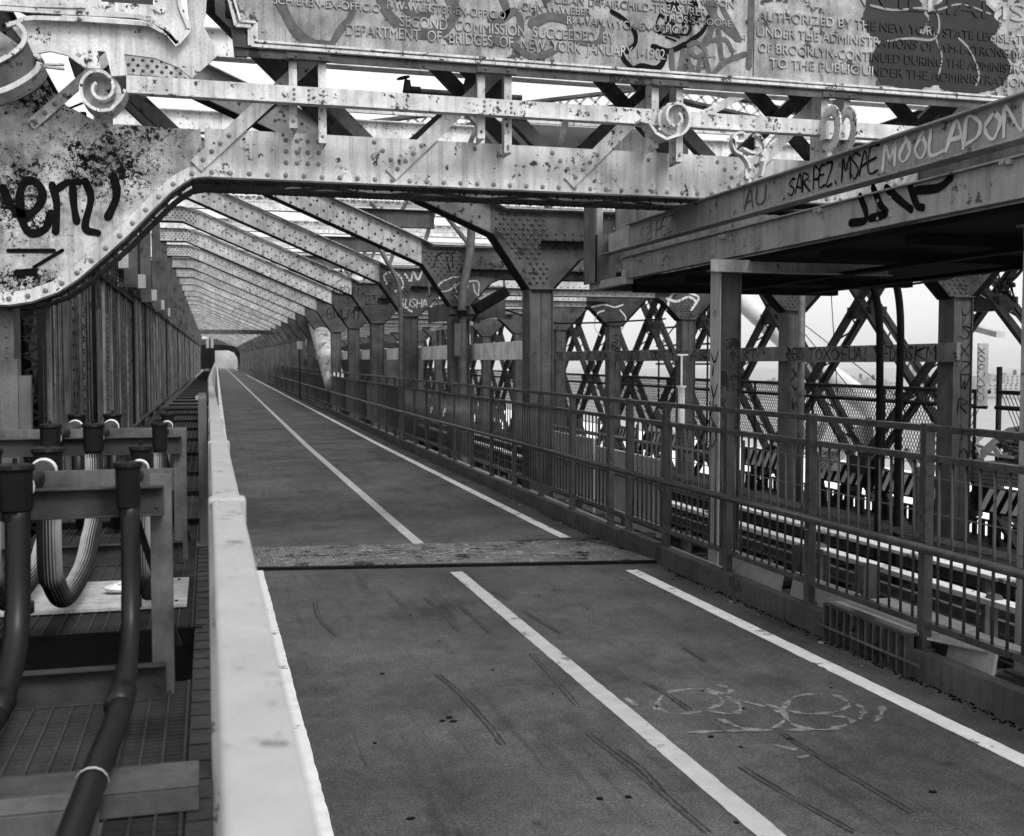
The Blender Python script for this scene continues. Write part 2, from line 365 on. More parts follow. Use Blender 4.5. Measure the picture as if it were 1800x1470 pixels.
def ribbon_road(x0, x1, dz, m, name, y0, y1, thick, jag=0.0, step=1.0, cuts=None):
    mb = MB(); ys = []; y = y0
    while y < y1: ys.append(y); y += step if y < 40 else step*4
    ys.append(y1); n0 = 0
    for i, y in enumerate(ys):
        a = x0+PX(y)+random.uniform(-jag, jag); c = x1+PX(y)+random.uniform(-jag, jag); z = PZ(y)+dz
        mb.v += [(a, y, z), (c, y, z), (c, y, z-thick), (a, y, z-thick)]
        if i:
            q = 4*(i-1); r = 4*i
            mb.f += [(q, q+1, r+1, r), (q+1, q+2, r+2, r+1), (q+2, q+3, r+3, r+2), (q+3, q, r, r+3)]
    mb.f += [(0, 3, 2, 1)]; r = 4*(len(ys)-1); mb.f += [(r, r+1, r+2, r+3)]
    return fixn(mb.build(name, m))
ribbon_road(0.12, 3.56, 0, M_ASPH, 'path', -3, 9.12, 0.12, step=2)['kind'] = 'structure'
ribbon_road(0.12, 3.56, 0, M_ASPH, 'path', 9.95, 205, 0.12, step=2)['kind'] = 'structure'
for (a, b, y0, y1, m) in ((0.27, 0.405, -3, 9.0, M_LINE), (0.235, 0.355, 10.12, 205, M_LINE), (1.83, 1.93, -3, 8.53, M_LINEC), (1.80, 1.90, 9.98, 205, M_LINEC),
                         (3.20, 3.30, -3, 8.24, M_LINE), (3.21, 3.31, 9.55+.4, 205, M_LINE)):
    ribbon_road(a, b, 0.004, m, 'path_marking', y0, y1, 0.003, jag=0.0025, step=0.06 if y0 < 5 else 0.35)['kind'] = 'structure'

# steel joint cover plate across the path
t = thing('joint_plate', 'raised grey steel tread plate bridging the expansion joint across the path', 'cover plate', (1.9, 9.5, 0))
mb = MB(); mb.prism([(0.14, 9.10), (3.56, 8.52), (3.50, 8.95), (3.30, 9.64), (0.14, 10.02)], 0.006, 0.030, 'z'); fixn(mb.build('plate', M_PLATE, t))
mb = MB(); mb.prism([(0.14, 9.045), (3.56, 8.465), (3.56, 8.518), (0.14, 9.098)], 0.004, 0.022, 'z'); fixn(mb.build('edge_seal', M_FRD, t))
mb = MB()
for i in range(118):
    x = 0.19+i*0.028; ya = 9.10-(x-0.14)*0.1696+0.03; yb = 10.0-(x-0.14)*0.12-0.03
    yy = ya
    while yy < yb:
        d = 0.009 if (i+int(yy*40)) % 2 else -0.009
        mb.bar((x-d, yy, 0.0315), (x+d, yy+0.024, 0.0315), 0.006, 0.003); yy += 0.045
mb.build('tread_pattern', M_PLATE, t)
mb = MB(); random.seed(3)
for (xa, xb, yo) in ((0.9, 1.35, 9.5), (1.1, 1.75, 9.7), (1.3, 1.9, 9.35), (1.75, 2.5, 9.3), (1.9, 2.2, 9.55), (2.2, 3.0, 9.05), (2.4, 3.1, 9.2)):
    mb.ribbon([(xa, yo-(xa-.14)*.1), ((xa+xb)/2, yo+.08-(xa-.14)*.14), (xb, yo-(xb-.14)*.12)], 0.018, (0, 0, 0.034), (1, 0, 0), (0, 1, 0), (0, 0, 1))
spray(mb, 'SOE', (1.35, 9.28, 0.034), (1, -.14, 0), (0, 1, 0), (0, 0, 1), 0.26, 0.3, 0.02, 0.3, 0.08)
mb.build('graffiti', M_SPRAYL, t)

# chalk tag on the asphalt near the right edge line
mb = MB()
def gp(pts): return [uz(x, y, 0) for x, y in pts]
for st in ([(1150, 1248), (1170, 1220), (1230, 1212), (1270, 1232), (1235, 1250), (1180, 1255), (1150, 1240)], [(1240, 1250), (1290, 1255), (1300, 1240), (1270, 1222), (1230, 1212)],
           [(1262, 1205), (1285, 1212), (1275, 1220), (1245, 1212)], [(1265, 1265), (1310, 1282), (1360, 1280), (1380, 1260), (1350, 1245), (1300, 1232)],
           [(1375, 1248), (1400, 1225), (1460, 1222), (1492, 1238), (1470, 1252), (1420, 1256), (1375, 1248)], [(1375, 1250), (1395, 1275), (1450, 1284), (1495, 1272), (1490, 1263), (1465, 1260)],
           [(1350, 1240), (1380, 1250)], [(1212, 1289), (1290, 1286), (1380, 1285), (1448, 1284)], [(1508, 1240), (1518, 1250), (1512, 1265)], [(1552, 1242), (1548, 1258), (1540, 1268)],
           [(1100, 1228), (1118, 1240)], [(1360, 1310), (1398, 1318)], [(1405, 1332), (1418, 1330)]):
    mb.ribbon(gp(st), 0.022, (0, 0, 0.0005), (1, 0, 0), (0, 1, 0), (0, 0, 1), 10, .32)
tag(mb.build('chalk_graffiti', M_CHALK), 'pale looping chalk scrawl on the asphalt between the centre line and right edge line', 'graffiti')
M_TYRE = mat('tyre_rubber_mark', 0.048, 0.8, 0.4, 30)
mb = MB()
def tyre(pts, w=.012, dbl=True):
    q = gp(pts); mb.ribbon(q, w, (0, 0, .0008), (1, 0, 0), (0, 1, 0), (0, 0, 1), 8, .22)
    if dbl: mb.ribbon([(a+.022, b) for a, b in q], w*.6, (0, 0, .0008), (1, 0, 0), (0, 1, 0), (0, 0, 1), 8, .22)
for p_ in ([(680, 1040), (712, 1072)], [(745, 1052), (775, 1080), (805, 1112)], [(806, 1068), (835, 1092), (860, 1115)], [(765, 1187), (800, 1215), (850, 1270), (880, 1310)], [(920, 1075), (950, 1095), (985, 1115)], [(930, 1150), (975, 1200), (1010, 1240)],
           [(1030, 1290), (1130, 1370), (1240, 1465)], [(1130, 1200), (1170, 1222), (1210, 1250)], [(1080, 1320), (1120, 1350), (1160, 1392)], [(1200, 1140), (1240, 1165)], [(860, 1040), (890, 1055)], [(550, 1060), (560, 1090), (590, 1120)], [(1370, 1290), (1450, 1340), (1600, 1430)],
           [(1300, 1350), (1400, 1410), (1500, 1465)], [(620, 940), (700, 935)], [(460, 915), (520, 925), (545, 935)], [(455, 937), (505, 945), (540, 962)]): tyre(p_, .010, p_[0][1] > 1000)
tag(mb.build('tyre_marks', M_TYRE), 'dark rubber tyre scuffs streaking along the asphalt path', 'stains', kind='stuff')
mb = MB()
for (px, py, a, b) in ((540, 743, 30, 2), (600, 741, 22, 2), (470, 741, 16, 1.5), (455, 752, 40, 1.5), (560, 702, 60, 1), (520, 742, 12, 2), (440, 700, 30, 1), (590, 725, 30, 1.2)):
    q = gp([(px-a, py), (px-a/3, py+b*.4), (px+a/3, py-b*.4), (px+a, py+b*.3)]); mb.ribbon([(x_, y_) for x_, y_ in q], .10, (0, 0, .09), (1, 0, 0), (0, 1, 0), (0, 0, 1), 6, .3)
tag(mb.build('worn_marks', M_CHALK), 'pale worn scrape lines across the far part of the path', 'stains', kind='stuff')
# small grey dropped spots (old gum) and litter
mb = MB(); random.seed(12)
for i in range(46):
    x, y = random.uniform(0.6, 3.5), random.uniform(2.6, 12); r = random.uniform(0.004, 0.011)
    if 8.4 < y < 10.1: continue
    mb.prism([(x+r*cos(a*.785)*random.uniform(.7, 1.2), y+r*sin(a*.785)*1.2) for a in range(8)], 0.001, 0.0035, 'z')
for (px, py) in ((790, 1262), (778, 1268), (797, 1269), (672, 1185), (722, 1440), (1388, 1300), (1250, 1296), (1105, 1402), (1055, 1405), (1640, 1393)):
    x, y = uz(px, py, 0); r = 0.015
    mb.prism([(x+r*cos(a*.785)*random.uniform(.7, 1.3), y+r*sin(a*.785)*.9) for a in range(8)], 0.001, 0.004, 'z')
tag(mb.build('gum_spots', M_FRD), 'dark gum and oil spots scattered over the asphalt path', 'stains', kind='stuff')
mb = MB()
for i in range(260):
    y = random.uniform(5.2, 60)**1.0; x = 3.50-abs(random.gauss(0, .05))+PX(y); r = random.uniform(.004, .018)
    if 8.3 < y < 10.2: continue
    mb.prism([(x+r*cos(a*1.57+i), y+r*1.5*sin(a*1.57+i)) for a in range(4)], PZ(y)+.004, PZ(y)+.004+r*.5, 'z')
tag(mb.build('leaf_litter', M_SPRAYL), 'fine pale litter and grit lying along the foot of the kerb', 'litter', kind='stuff')
mb = MB()
for i in range(900):
    y = 2.8+random.uniform(0, 9); 
    if 8.2 < y < 10: continue
    r = random.uniform(.002, .008); x = 3.553-abs(random.gauss(0, .03))
    mb.prism([(x+r*cos(a*1.05)*random.uniform(.6, 1.1), y+r*1.4*sin(a*1.05)) for a in range(6)], .001, .003+r*.5, 'z')
tag(mb.build('grit', M_DECK), 'dark dirt and grit gathered against the kerb', 'dirt', kind='stuff')

# ================================================================== kerb (steel) on the right
def kerb(y0, y1, extra=0.0):
    mb = MB(); step = 2.0 if y0 < 9 else 4.0; y = y0
    while y < y1:
        e = min(y+step, y1)
        mb.bar((3.60+PX(y), y, PZ(y)+0.07+extra), (3.60+PX(e), e, PZ(e)+0.07+extra), 0.075, 0.155)
        y = e
    return mb.build('kerb', M_KERB)
kerb(-2, 8.46)['kind'] = 'structure'
kerb(8.50, 9.33, 0.02)['kind'] = 'structure'
kerb(9.36, 200)['kind'] = 'structure'
# narrow ribbed sill behind the kerb
mb = MB()
for i in range(4): mb.bar((3.68+i*.035, 7.6, 0.085), (3.68+i*.035, 40, 0.085+PZ(40)), 0.02, 0.02)
mb.box(3.655, 3.83, 7.6, 12, 0.0, 0.06)
tag(mb.build('ribbed_sill', M_PATCH), 'pale ribbed metal sill running just behind the kerb', 'sill')

# ================================================================== railings
RX = 3.63
def railing_posts(y0, y1, step): 
    r = []; y = y0
    while y < y1: r.append(y); y += step
    return r
def long_tube(mb, x, z, y0, y1, r=None, w=None, h=None, n=8):
    pts = []; y = y0
    while y < y1: pts.append((x+PX(y), y, z+PZ(y))); y += 6 if y >= 18 else 40 if y1 < 18 else max(1, 18-y)
    pts.append((x+PX(y1), y1, z+PZ(y1)))
    if r: mb.tube(pts, r, n)
    else:
        for a, b in zip(pts, pts[1:]): mb.bar(a, b, w, h)
    return mb
def bevel(o, w=0.003):
    b = o.modifiers.new('bevel', 'BEVEL'); b.width = w; b.segments = 2; b.limit_method = 'ANGLE'; return o
def make_railing(label, posts, y0, y1, x, nb, hand=True, base=0.147):
    t = thing('railing', label, 'railing', (x, y0, 0))
    for nm, z, w, h in (('top_rail', 1.315, .05, .035), ('middle_rail', 1.16, .045, .035), ('bottom_rail', 0.285, .045, .035)):
        bevel(long_tube(MB(), x, z, y0, y1, w=w, h=h).build(nm, M_RAIL, t))
    first = None
    for i, y in enumerate(posts[:95]):
        if first is None:
            mb = MB(); mb.box(-.027, .027, -.027, .027, base, 1.34); mb.box(-.034, .034, -.05, .05, base, base+.012)
            first = bevel(mb.build('post', M_RAIL, t, local=True)); o = first
        else: o = first.copy(); COL.objects.link(o)
        o.location = (PX(y), y-y0, PZ(y))
    fb = None; k = 0; rest = MB()
    for a, b in zip(posts, posts[1:]):
        n = max(1, round((b-a)/0.105)); 
        for j in range(1, n):
            y = a+(b-a)*j/n; k += 1
            if k <= nb:
                if fb is None:
                    fb = MB().tube([(0, 0, .30), (0, 0, 1.145)], .0085, 6).build('baluster', M_RAIL, t, local=True, smooth=True); o = fb
                else: o = fb.copy(); COL.objects.link(o)
                o.location = (PX(y), y-y0, PZ(y))
            elif y < 75:
                rest.bar((x+PX(y), y, PZ(y)+.30), (x+PX(y), y, PZ(y)+1.145), .016, .016)
    if rest.v: tag(rest.build('far_balusters', M_RAIL, t), kind='stuff')
    if hand:
        hx = x-0.085
        long_tube(MB(), hx, 0.70, y0, y1, r=.026, n=12).build('handrail', M_RAIL, t, smooth=True)
        fk = None
        for y in posts[1:40:2]:
            if fk is None:
                mb = MB().tube([(-.085, -.05, .67), (-.085, -.05, .635), (-.06, -.04, .615), (-.02, -.02, .62)], .010, 6)
                mb.tube([(-.02, -.02, .62), (-.005, -.0, .62)], .018, 6)
                fk = mb.build('bracket', M_RAIL, t, local=True, smooth=True); o = fk
            else: o = fk.copy(); COL.objects.link(o)
            o.location = (PX(y), y-y0, PZ(y))
    return t
near_posts = [2.75, 3.86, 5.01, 6.17, 7.31, 8.44, 9.27]
far_posts = railing_posts(9.74, 112, 1.13)
make_railing('tall steel balustrade with round handrail, near stretch beside the foreground path', near_posts, 2.75, 9.27, RX, 100)
make_railing('tall steel balustrade with round handrail, long stretch beyond the joint plate', far_posts, 9.30, 112, RX, 100)
# left railing: photographer leans over its flat cap
t = thing('parapet', 'pale flat capped railing running up the left edge of the path', 'railing', (0.037, -0.6, 0))
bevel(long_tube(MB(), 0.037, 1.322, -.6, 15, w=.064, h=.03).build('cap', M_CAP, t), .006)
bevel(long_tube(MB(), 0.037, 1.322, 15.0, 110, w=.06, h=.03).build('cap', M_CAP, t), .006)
fp = None
for y in (0.4, 2.62, 4.55, 6.45, 8.4, 10.4, 12.4, 14.4, 16.4, 18.4, 20.4, 22.4, 24.4, 26.4, 28.4, 30.4, 34, 38, 42, 46, 50, 55, 60, 66, 72, 80, 90, 100):
    if fp is None:
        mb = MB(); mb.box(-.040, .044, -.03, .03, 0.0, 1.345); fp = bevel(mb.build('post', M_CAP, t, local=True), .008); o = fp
    else: o = fp.copy(); COL.objects.link(o)
    o.location = (PX(y), y+.6, PZ(y))
long_tube(MB(), 0.037, 1.14, -.6, 110, w=.04, h=.035).build('middle_rail', M_RAIL, t)
long_tube(MB(), 0.037, 0.26, -.6, 110, w=.04, h=.035).build('bottom_rail', M_RAIL, t)
mb = MB(); y = -.5
while y < 40: mb.bar((.037+PX(y), y, PZ(y)+.27), (.037+PX(y), y, PZ(y)+1.13), .014, .014); y += .11
tag(mb.build('balusters', M_RAIL, t), kind='stuff')
# left side stringer closing the path edge
long_tube(MB(), 0.045, 0.10, -3, 200, w=.14, h=.24).build('path_stringer', M_KERB)['kind'] = 'structure'

# vent box with grille let into the kerb
t = thing('vent_box', 'low pale metal box with slotted grille set into the kerb', 'vent', (3.75, 5.3, 0))
YA, YB = 5.02, 5.82
mb = MB(); mb.box(3.60, 3.98, YA, YB, 0.215, 0.235); mb.box(3.93, 3.98, YA, YB, 0.0, 0.215); mb.box(3.60, 3.93, YB-.02, YB, 0.01, 0.215)
mb.prism([(3.98, YA-.9), (3.98, YB-.2), (3.62, YA), (3.62, YA-.02)], .2, .214, 'z')
bevel(fixn(mb.build('cover', M_PATCH, t)))
mb = MB(); n = 11
for i in range(n+1): yy = YA+(YB-YA)*i/n; mb.bar((3.545, yy, .0), (3.545, yy, .225), .05, .016)
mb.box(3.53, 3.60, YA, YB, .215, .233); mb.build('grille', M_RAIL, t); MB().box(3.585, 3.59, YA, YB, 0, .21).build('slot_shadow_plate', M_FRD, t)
mb = MB().tube([(3.52, YA-.12, .09), (3.52, YB+.08, .09)], .009, 6); mb.build('rod', M_KERB, t)
# pale panels standing behind the railing foot
for i, (y0, y1, lb) in enumerate(((4.62, 4.97, 'pale sloping panel behind the railing at the right edge of the photo'), (5.85, 6.6, 'pale panel behind the railing just beyond the vent box'), (6.75, 7.55, 'pale panel behind the railing nearest the tall platform post'))):
    tag(MB().prism([(3.72, 0.02), (3.74, 0.02), (3.79, 0.26), (3.77, 0.26)], y0, y1).build('splash_panel', M_PATCH), lb, 'panel')
for i, (yy, lb) in enumerate(((5.95, 'short grey steel stub post right of the vent box'), (6.68, 'short grey steel stub post between two pale panels'))):
    mb = MB(); mb.box(3.84, 3.94, yy-.05, yy+.05, -1.2, .42); mb.box(3.80, 3.98, yy-.012, yy+.012, -1.2, .3); tag(mb.build('stub_post', M_FRM), lb, 'post')

# ================================================================== left service walkway
WZ = 0.70
def wz(y): return WZ+PZ(y)
mb = MB()
def grate(y0, y1, x0=-.93, x1=-.06):
    y = y0; k = 0
    while y < y1:
        mb.box(x0, x1, y, y+.004, WZ-.028+PZ(y), WZ+PZ(y)); y += .03 if y < 9 else .09
    x = x0
    while x < x1+.001: mb.bar((x, y0, WZ+.001+PZ(y0)), (x, y1, WZ+.001+PZ(y1)), .006, .008); x += .0508
grate(1.2, 3.42); grate(4.12, 12.0); grate(12.0, 24.0)
mb.build('walkway_grating', M_GRATE)['kind'] = 'structure'
mb = MB(); mb.bar((-.03, 1.0, WZ-.004), (-.03, 11, WZ-.004), .055, .004)
for i in range(60): mb.bar((-.03, 1.4+i*.12, WZ+.001), (-.03, 1.46+i*.12, WZ+.001), .05, .002)
mb.bar((-.5, 24, WZ-.02+PZ(24)), (-.5+PX(120), 120, WZ-.02+PZ(120)), .9, .02)
for x in (-.93, -.48, -.06): mb.bar((x, 4.12, WZ-.1), (x, 60, WZ-.1+PZ(60)), .05, .12)
mb.build('walkway_edge', M_GRATE)['kind'] = 'structure'
mb = MB(); random.seed(5)       # matting under the mesh near the camera
for i in range(46):
    y = 1.2+i*.05; mb.box(-.92, -.07, y, y+.043, WZ-.075-random.uniform(0, .01), WZ-.065)
mb.build('walkway_boards', M_TIE)['kind'] = 'structure'
# bars laid across the walkway
y = 6.8; k = 0; first = None
while y < 90:
    if first is None:
        first = MB().box(-.40, .40, -.03, .03, 0, .035).build('cross_bar', M_FRD); o = first
    else: o = first.copy(); COL.objects.link(o)
    o.location = (-.42+PX(y), y, wz(y)+.001); k += 1
    tag(o, 'dark steel bar laid across the narrow left walkway', 'bar', 'bars across the left walkway'); y += 1.5 if y < 9 else 2.1
# flat steel channel lying on the walkway right in the foreground
t = thing('steel_channel', 'grey steel channel lying across the left walkway in the foreground', 'beam', (-.4, 2.42, WZ))
mb = MB(); mb.box(-1.2, -.03, 2.40, 2.55, WZ+.055, WZ+.062); mb.box(-1.2, -.03, 2.40, 2.407, WZ+.005, WZ+.055); bevel(mb.build('channel', M_FRM, t), .003)
mb = MB(); mb.box(-1.2, -.22, 2.28, 2.38, WZ+.004, WZ+.010); mb.box(-1.2, -.22, 2.30, 2.306, WZ+.010, WZ+.07); mb.box(-1.2, -.22, 2.30, 2.38, WZ+.07, WZ+.077); bevel(mb.build('rail', M_COLM, t), .003)
t = thing('floor_board', 'pale board lying on the walkway between two conduit racks', 'board', (-.45, 4.7, WZ))
mb = MB(); mb.box(-.86, -.09, 4.45, 5.0, WZ+.006, WZ+.022); bevel(mb.build('board', M_WOODL, t))
mb = MB(); [mb.dome((x, y, WZ+.022), (0, 0, 1), .008) for x in (-.82, -.13) for y in (4.5, 4.95)]; mb.build('bolt', M_FRD, t)
mb = MB(); random.seed(9); pts = [(random.gauss(0, 1), random.gauss(0, 1), random.gauss(0, 1)) for _ in range(40)]
bm = bmesh.new()
for p in pts: v = Vector(p).normalized()*random.uniform(.8, 1.1); bm.verts.new((-.36+v.x*.055, 4.72+v.y*.05, WZ+.045+v.z*.022))
bmesh.ops.convex_hull(bm, input=bm.verts); me = bpy.data.meshes.new('paper_scrap'); bm.to_mesh(me); me.materials.append(M_LINE)
o = bpy.data.objects.new('crumpled_paper', me); COL.objects.link(o); tag(o, 'white crumpled paper lying on the pale floor board', 'paper')
mb = MB(); mb.box(-.30, -.12, 27.9, 28.2, wz(28)+.0, wz(28)+.10); bevel(mb.build('_b', M_LINE), .02); o = bpy.data.objects['_b']; o.name = 'carton'; tag(o, 'small white carton left far down the left walkway', 'carton')

# ------------------------------------------------------------------ conduit racks and conduits
def rack(label, Y, x0, x1, deep):
    t = thing('conduit_rack', label, 'rack', (x1, Y, WZ))
    zt = 1.335
    mb = MB(); mb.box(x0, x1, Y, Y+.006, zt-.085-.03, zt-.03); mb.box(x0, x1, Y-.03, Y, zt-.036, zt-.03); mb.box(x0, x1, Y-.03, Y, zt-.115, zt-.109)
    for zz in (zt-.055, zt-.092): mb.dome((x1-.02, Y-.0, zz), r=.007, n=8)
    bevel(mb.build('front_channel', M_RACK, t), .002)
    mb = MB(); mb.box(x0, x1+.02, Y+.20, Y+.206, zt-.07, zt); bevel(mb.build('rear_channel', M_RACKL, t), .002)
    for xx in (x1-.01, x0+.05):
        mb = MB(); mb.box(xx-.03, xx+.03, Y+.02, Y+.026, WZ-.02, zt-.0); mb.box(xx+.024, xx+.03, Y+.026, Y+.07, WZ-.02, zt); bevel(mb.build('leg', M_RACKL, t), .002)
    mb = MB(); mb.box(x0, x1, Y-.02, Y-.014, WZ+.0, WZ+.10); mb.box(x0, x1, Y-.055, Y-.02, WZ+.0, WZ+.006); mb.box(x0, x1, Y-.055, Y-.02, WZ+.094, WZ+.10)
    for zz in (WZ+.035, WZ+.07): mb.dome((x1-.025, Y-.02, zz), r=.008, n=8)
    bevel(mb.build('foot_channel', M_RACK, t), .002)
    mb = MB(); mb.bar((x1-.08, Y+.03, zt-.12), (x1+.02, Y+.5, WZ+.02), .02, .006); mb.build('brace', M_RACK, t)
    return t
rack('front black steel conduit rack beside the foreground rail', 3.30, -1.2, -.125, .15)
rack('second black steel conduit rack, behind the hanging ribbed hoses', 5.55, -1.3, -.125, .15)
# pit between the gratings
mb = MB(); mb.box(-1.0, -.03, 3.5, 4.1, WZ-.42, WZ-.40); mb.box(-1.0, -.03, 4.10, 4.12, WZ-.42, WZ+.004); mb.build('walkway_pit', M_DECK)['kind'] = 'structure'
def ridged(path, r, n=44):
    mb = MB(); P = [Vector(p) for p in path]; k = len(P); 
    for i, p in enumerate(P):
        d = (P[min(i+1, k-1)]-P[max(i-1, 0)]).normalized(); a = Vector((1, 0, 0)); b = a.cross(d).normalized()
        for j in range(n):
            an = 2*pi*j/n; rr = r*(1.06 if j % 2 else .90); mb.v.append(tuple(p+a*(rr*cos(an))+b*(rr*sin(an))))
        if i:
            for j in range(n): mb.f.append(((i-1)*n+j, (i-1)*n+(j+1) % n, i*n+(j+1) % n, i*n+j))
    return mb
def conduit(x, label, r=.024):
    t = thing('conduit', label, 'conduit', (x, 3.1, WZ))
    y1 = 3.20; ct = 1.375
    p = [(x-.055, 1.3, WZ+.095), (x-.025, 2.3, WZ+.10), (x-.006, 2.72, WZ+.105), (x-.002, 2.92, WZ+.12), (x+.004, 3.09, WZ+.20), (x+.004, y1-.03, WZ+.32), (x+.004, y1, 1.28)]
    rb = max(r, .029); MB().tube(smooth_cr(p, 6), [rb if q < 22 else r*1.02 for q in range(37)], 14).build('pipe', M_PIPE, t, smooth=True)
    mb = MB(); mb.tube([(x-.008, 2.84, WZ+.11), (x-.002, 2.93, WZ+.122)], rb*1.2, 14); mb.tube([(x+.004, y1, .98), (x+.004, y1, 1.01)], r*1.15, 12)
    mb.build('coupling', M_PIPE, t, smooth=True)
    MB().tube([(x-.023, 2.35, WZ+.10), (x-.023, 2.36, WZ+.10)], rb*1.18, 14, False).build('clamp', M_RING, t, smooth=True)
    for (yf, dy) in ((y1, .62), (5.30, 1.05)):
        for yy in (yf, yf+dy):
            mb = MB(); mb.tube([(x, yy, ct-.145), (x, yy, ct-.12), (x, yy, ct-.115), (x, yy, ct-.012)], [r*1.12, r*1.12, r*1.34, r*1.38], 14)
            mb.tube([(x, yy, ct-.012), (x, yy, ct-.004), (x, yy, ct+.006), (x, yy, ct+.010)], [r*1.45, r*1.6, r*1.5, r*.8], 16); mb.box(x-.006, x+.006, yy-.006, yy+.006, ct+.01, ct+.024)
            mb.build('cap_fitting', M_BLACK, t, smooth=False)
        MB().tube([(x, yf, ct-.06), (x, yf+dy, ct-.06)], r*1.08, 16).build('cross_tube', M_PIPE, t, smooth=True)
        for yy in (yf+.05, yf+dy-.09): MB().tube([(x, yy, ct-.06), (x, yy+.008, ct-.06)], r*1.28, 18).build('clamp_ring', M_RING, t, smooth=True)
    ya, yb = y1+.62, 5.30
    path = smooth_cr([(x, ya, ct-.13), (x, ya, 1.0), (x, ya+.08, .93), (x, ya+.36, WZ+.125), (x, ya+.95, WZ+.12), (x, yb-.22, .90), (x, yb-.03, .98), (x, yb, ct-.13)], 8)
    ho = ridged(path, r*1.12).build('ribbed_hose', M_HOSE, t); ho.data.materials.append(M_HOSED)
    for p_ in ho.data.polygons: p_.material_index = 1 if (p_.index % 44) % 2 else 0  # alternate ridge faces coloured dark for the shade between ridges
    MB().tube([(x, 6.35, 1.22), (x, 6.37, .95), (x, 6.5, WZ+.06), (x, 9, WZ+.06)], r, 12).build('lower_pipe', M_PIPE, t, smooth=True)
conduit(-.215, 'right conduit of the three, black capped, dropping beside the foreground rail')
conduit(-.50, 'middle conduit of the three, thick and black capped, curving down to the walkway', .032)
conduit(-.68, 'leftmost of the three black capped conduits, cut by the photo edge', .032)

# ------------------------------------------------------------------ left mesh fence
t = thing('mesh_fence', 'tall dark wire mesh fence along the outer side of the left walkway', 'fence', (-1.2, 9.4, 0.5))
FX = -1.2; FB = .55
def ft(y): return (2.66 if y < 19.5 else 2.80)+PZ(y)
posts = [9.38, 10.47, 11.51, 12.9, 14.19, 15.2, 16.54, 18.02, 19.5]+[20.6+1.2*i for i in range(70)]
for i, y in enumerate(posts):
    big = y == 19.5 or i % 8 == 3; w = .032 if big else .017
    MB().box(FX+PX(y)-w, FX+PX(y)+w, y-w, y+w, FB+PZ(y), ft(y)).build('post', M_FRD if big else M_SHEETL, t)
mb = MB(); mb2 = MB()
for a, b in zip(posts, posts[1:]):
    mb.bar((FX+PX(a), a, ft(a)), (FX+PX(b), b, ft(a)+PZ(b)-PZ(a)), .06, .05); mb2.tube([(FX+.03+PX(a), a, FB+.05+PZ(a)), (FX+.03+PX(b), b, FB+.05+PZ(b))], .03, 6)
mb.build('top_rail', M_FRD, t); mb2.build('bottom_rail', M_RAIL, t)
mb = MB(); y = 9.6
while y < 60: mb.bar((FX+PX(y), y, FB+PZ(y)), (FX+PX(y), y, ft(y)), .012, .012); y += .31
tag(mb.build('pickets', M_FRM, t), kind='stuff')
mb = MB(); zz = FB+.1
while zz < 2.66: mb.bar((FX-.02, 9.2, zz), (FX-.02, 19.5, zz+PZ(19.5)), .004, .004); mb.bar((FX-.02, 19.5, zz+PZ(19.5)), (FX-.02+PX(50), 50, zz+PZ(50)), .006, .006); zz += .075
y = 9.2
while y < 24: mb.bar((FX-.02, y, FB+PZ(y)), (FX-.02, y, ft(y)), .004, .004); y += .15
mb.build('wire_mesh', M_FRM, t)
# corrugated boarding beyond the fence
t = thing('sheet_wall', 'dark corrugated sheet boarding behind the left mesh fence', 'wall', (-1.75, 9, 0))
mb = MB(); mb2 = MB(); y = 14.0; k = 0
while y < 110:
    w = .42
    mb.box(-1.92+PX(y), -1.88+PX(y), y, y+w, -1, 2.55+PZ(y)); mb2.box(-1.84+PX(y), -1.78+PX(y), y, y+.15, -1, 2.55+PZ(y)); y += w; k += 1
mb2.build('rib', M_SHEETL, t)
mb.build('sheet', M_SHEET, t)
# square hollow post at the left edge
t = thing('hollow_post', 'plain square grey steel post standing left of the mesh fence', 'post', (-1.13, 7.3, 0))
mb = MB(); mb.box(-1.20, -1.10, 7.2, 7.3, -.3, 1.68); bevel(mb.build('shaft', M_COLM, t)); MB().box(-1.098, -1.03, 7.21, 7.27, 1.25, 1.58).build('side_bracket', M_COLM, t)

# wall added on the left, beyond the side truss, to block low sky light
tag(MB().box(-4.2, -4.0, 4, 190, -1.3, 4.0).build('sky_blocker_wall', M_FRD), 'long dark wall added to block low sky light, left beyond the side truss', 'wall')

t = thing('slim_post', 'narrow dark steel post standing just left of the pale foreground railing', 'post', (-.03, 6, .7))
mb = MB(); mb.box(-.052, -.008, 5.97, 6.03, .7, 1.47); mb.prism([(5.97, 1.47), (6.03, 1.47), (6.03, 1.50)], -.052, -.008, 'x'); bevel(fixn(mb.build('shaft', M_FRM, t)))
mb = MB(); mb.box(-.07, .01, 5.94, 6.06, .702, .712); mb.build('base_plate', M_FRM, t)
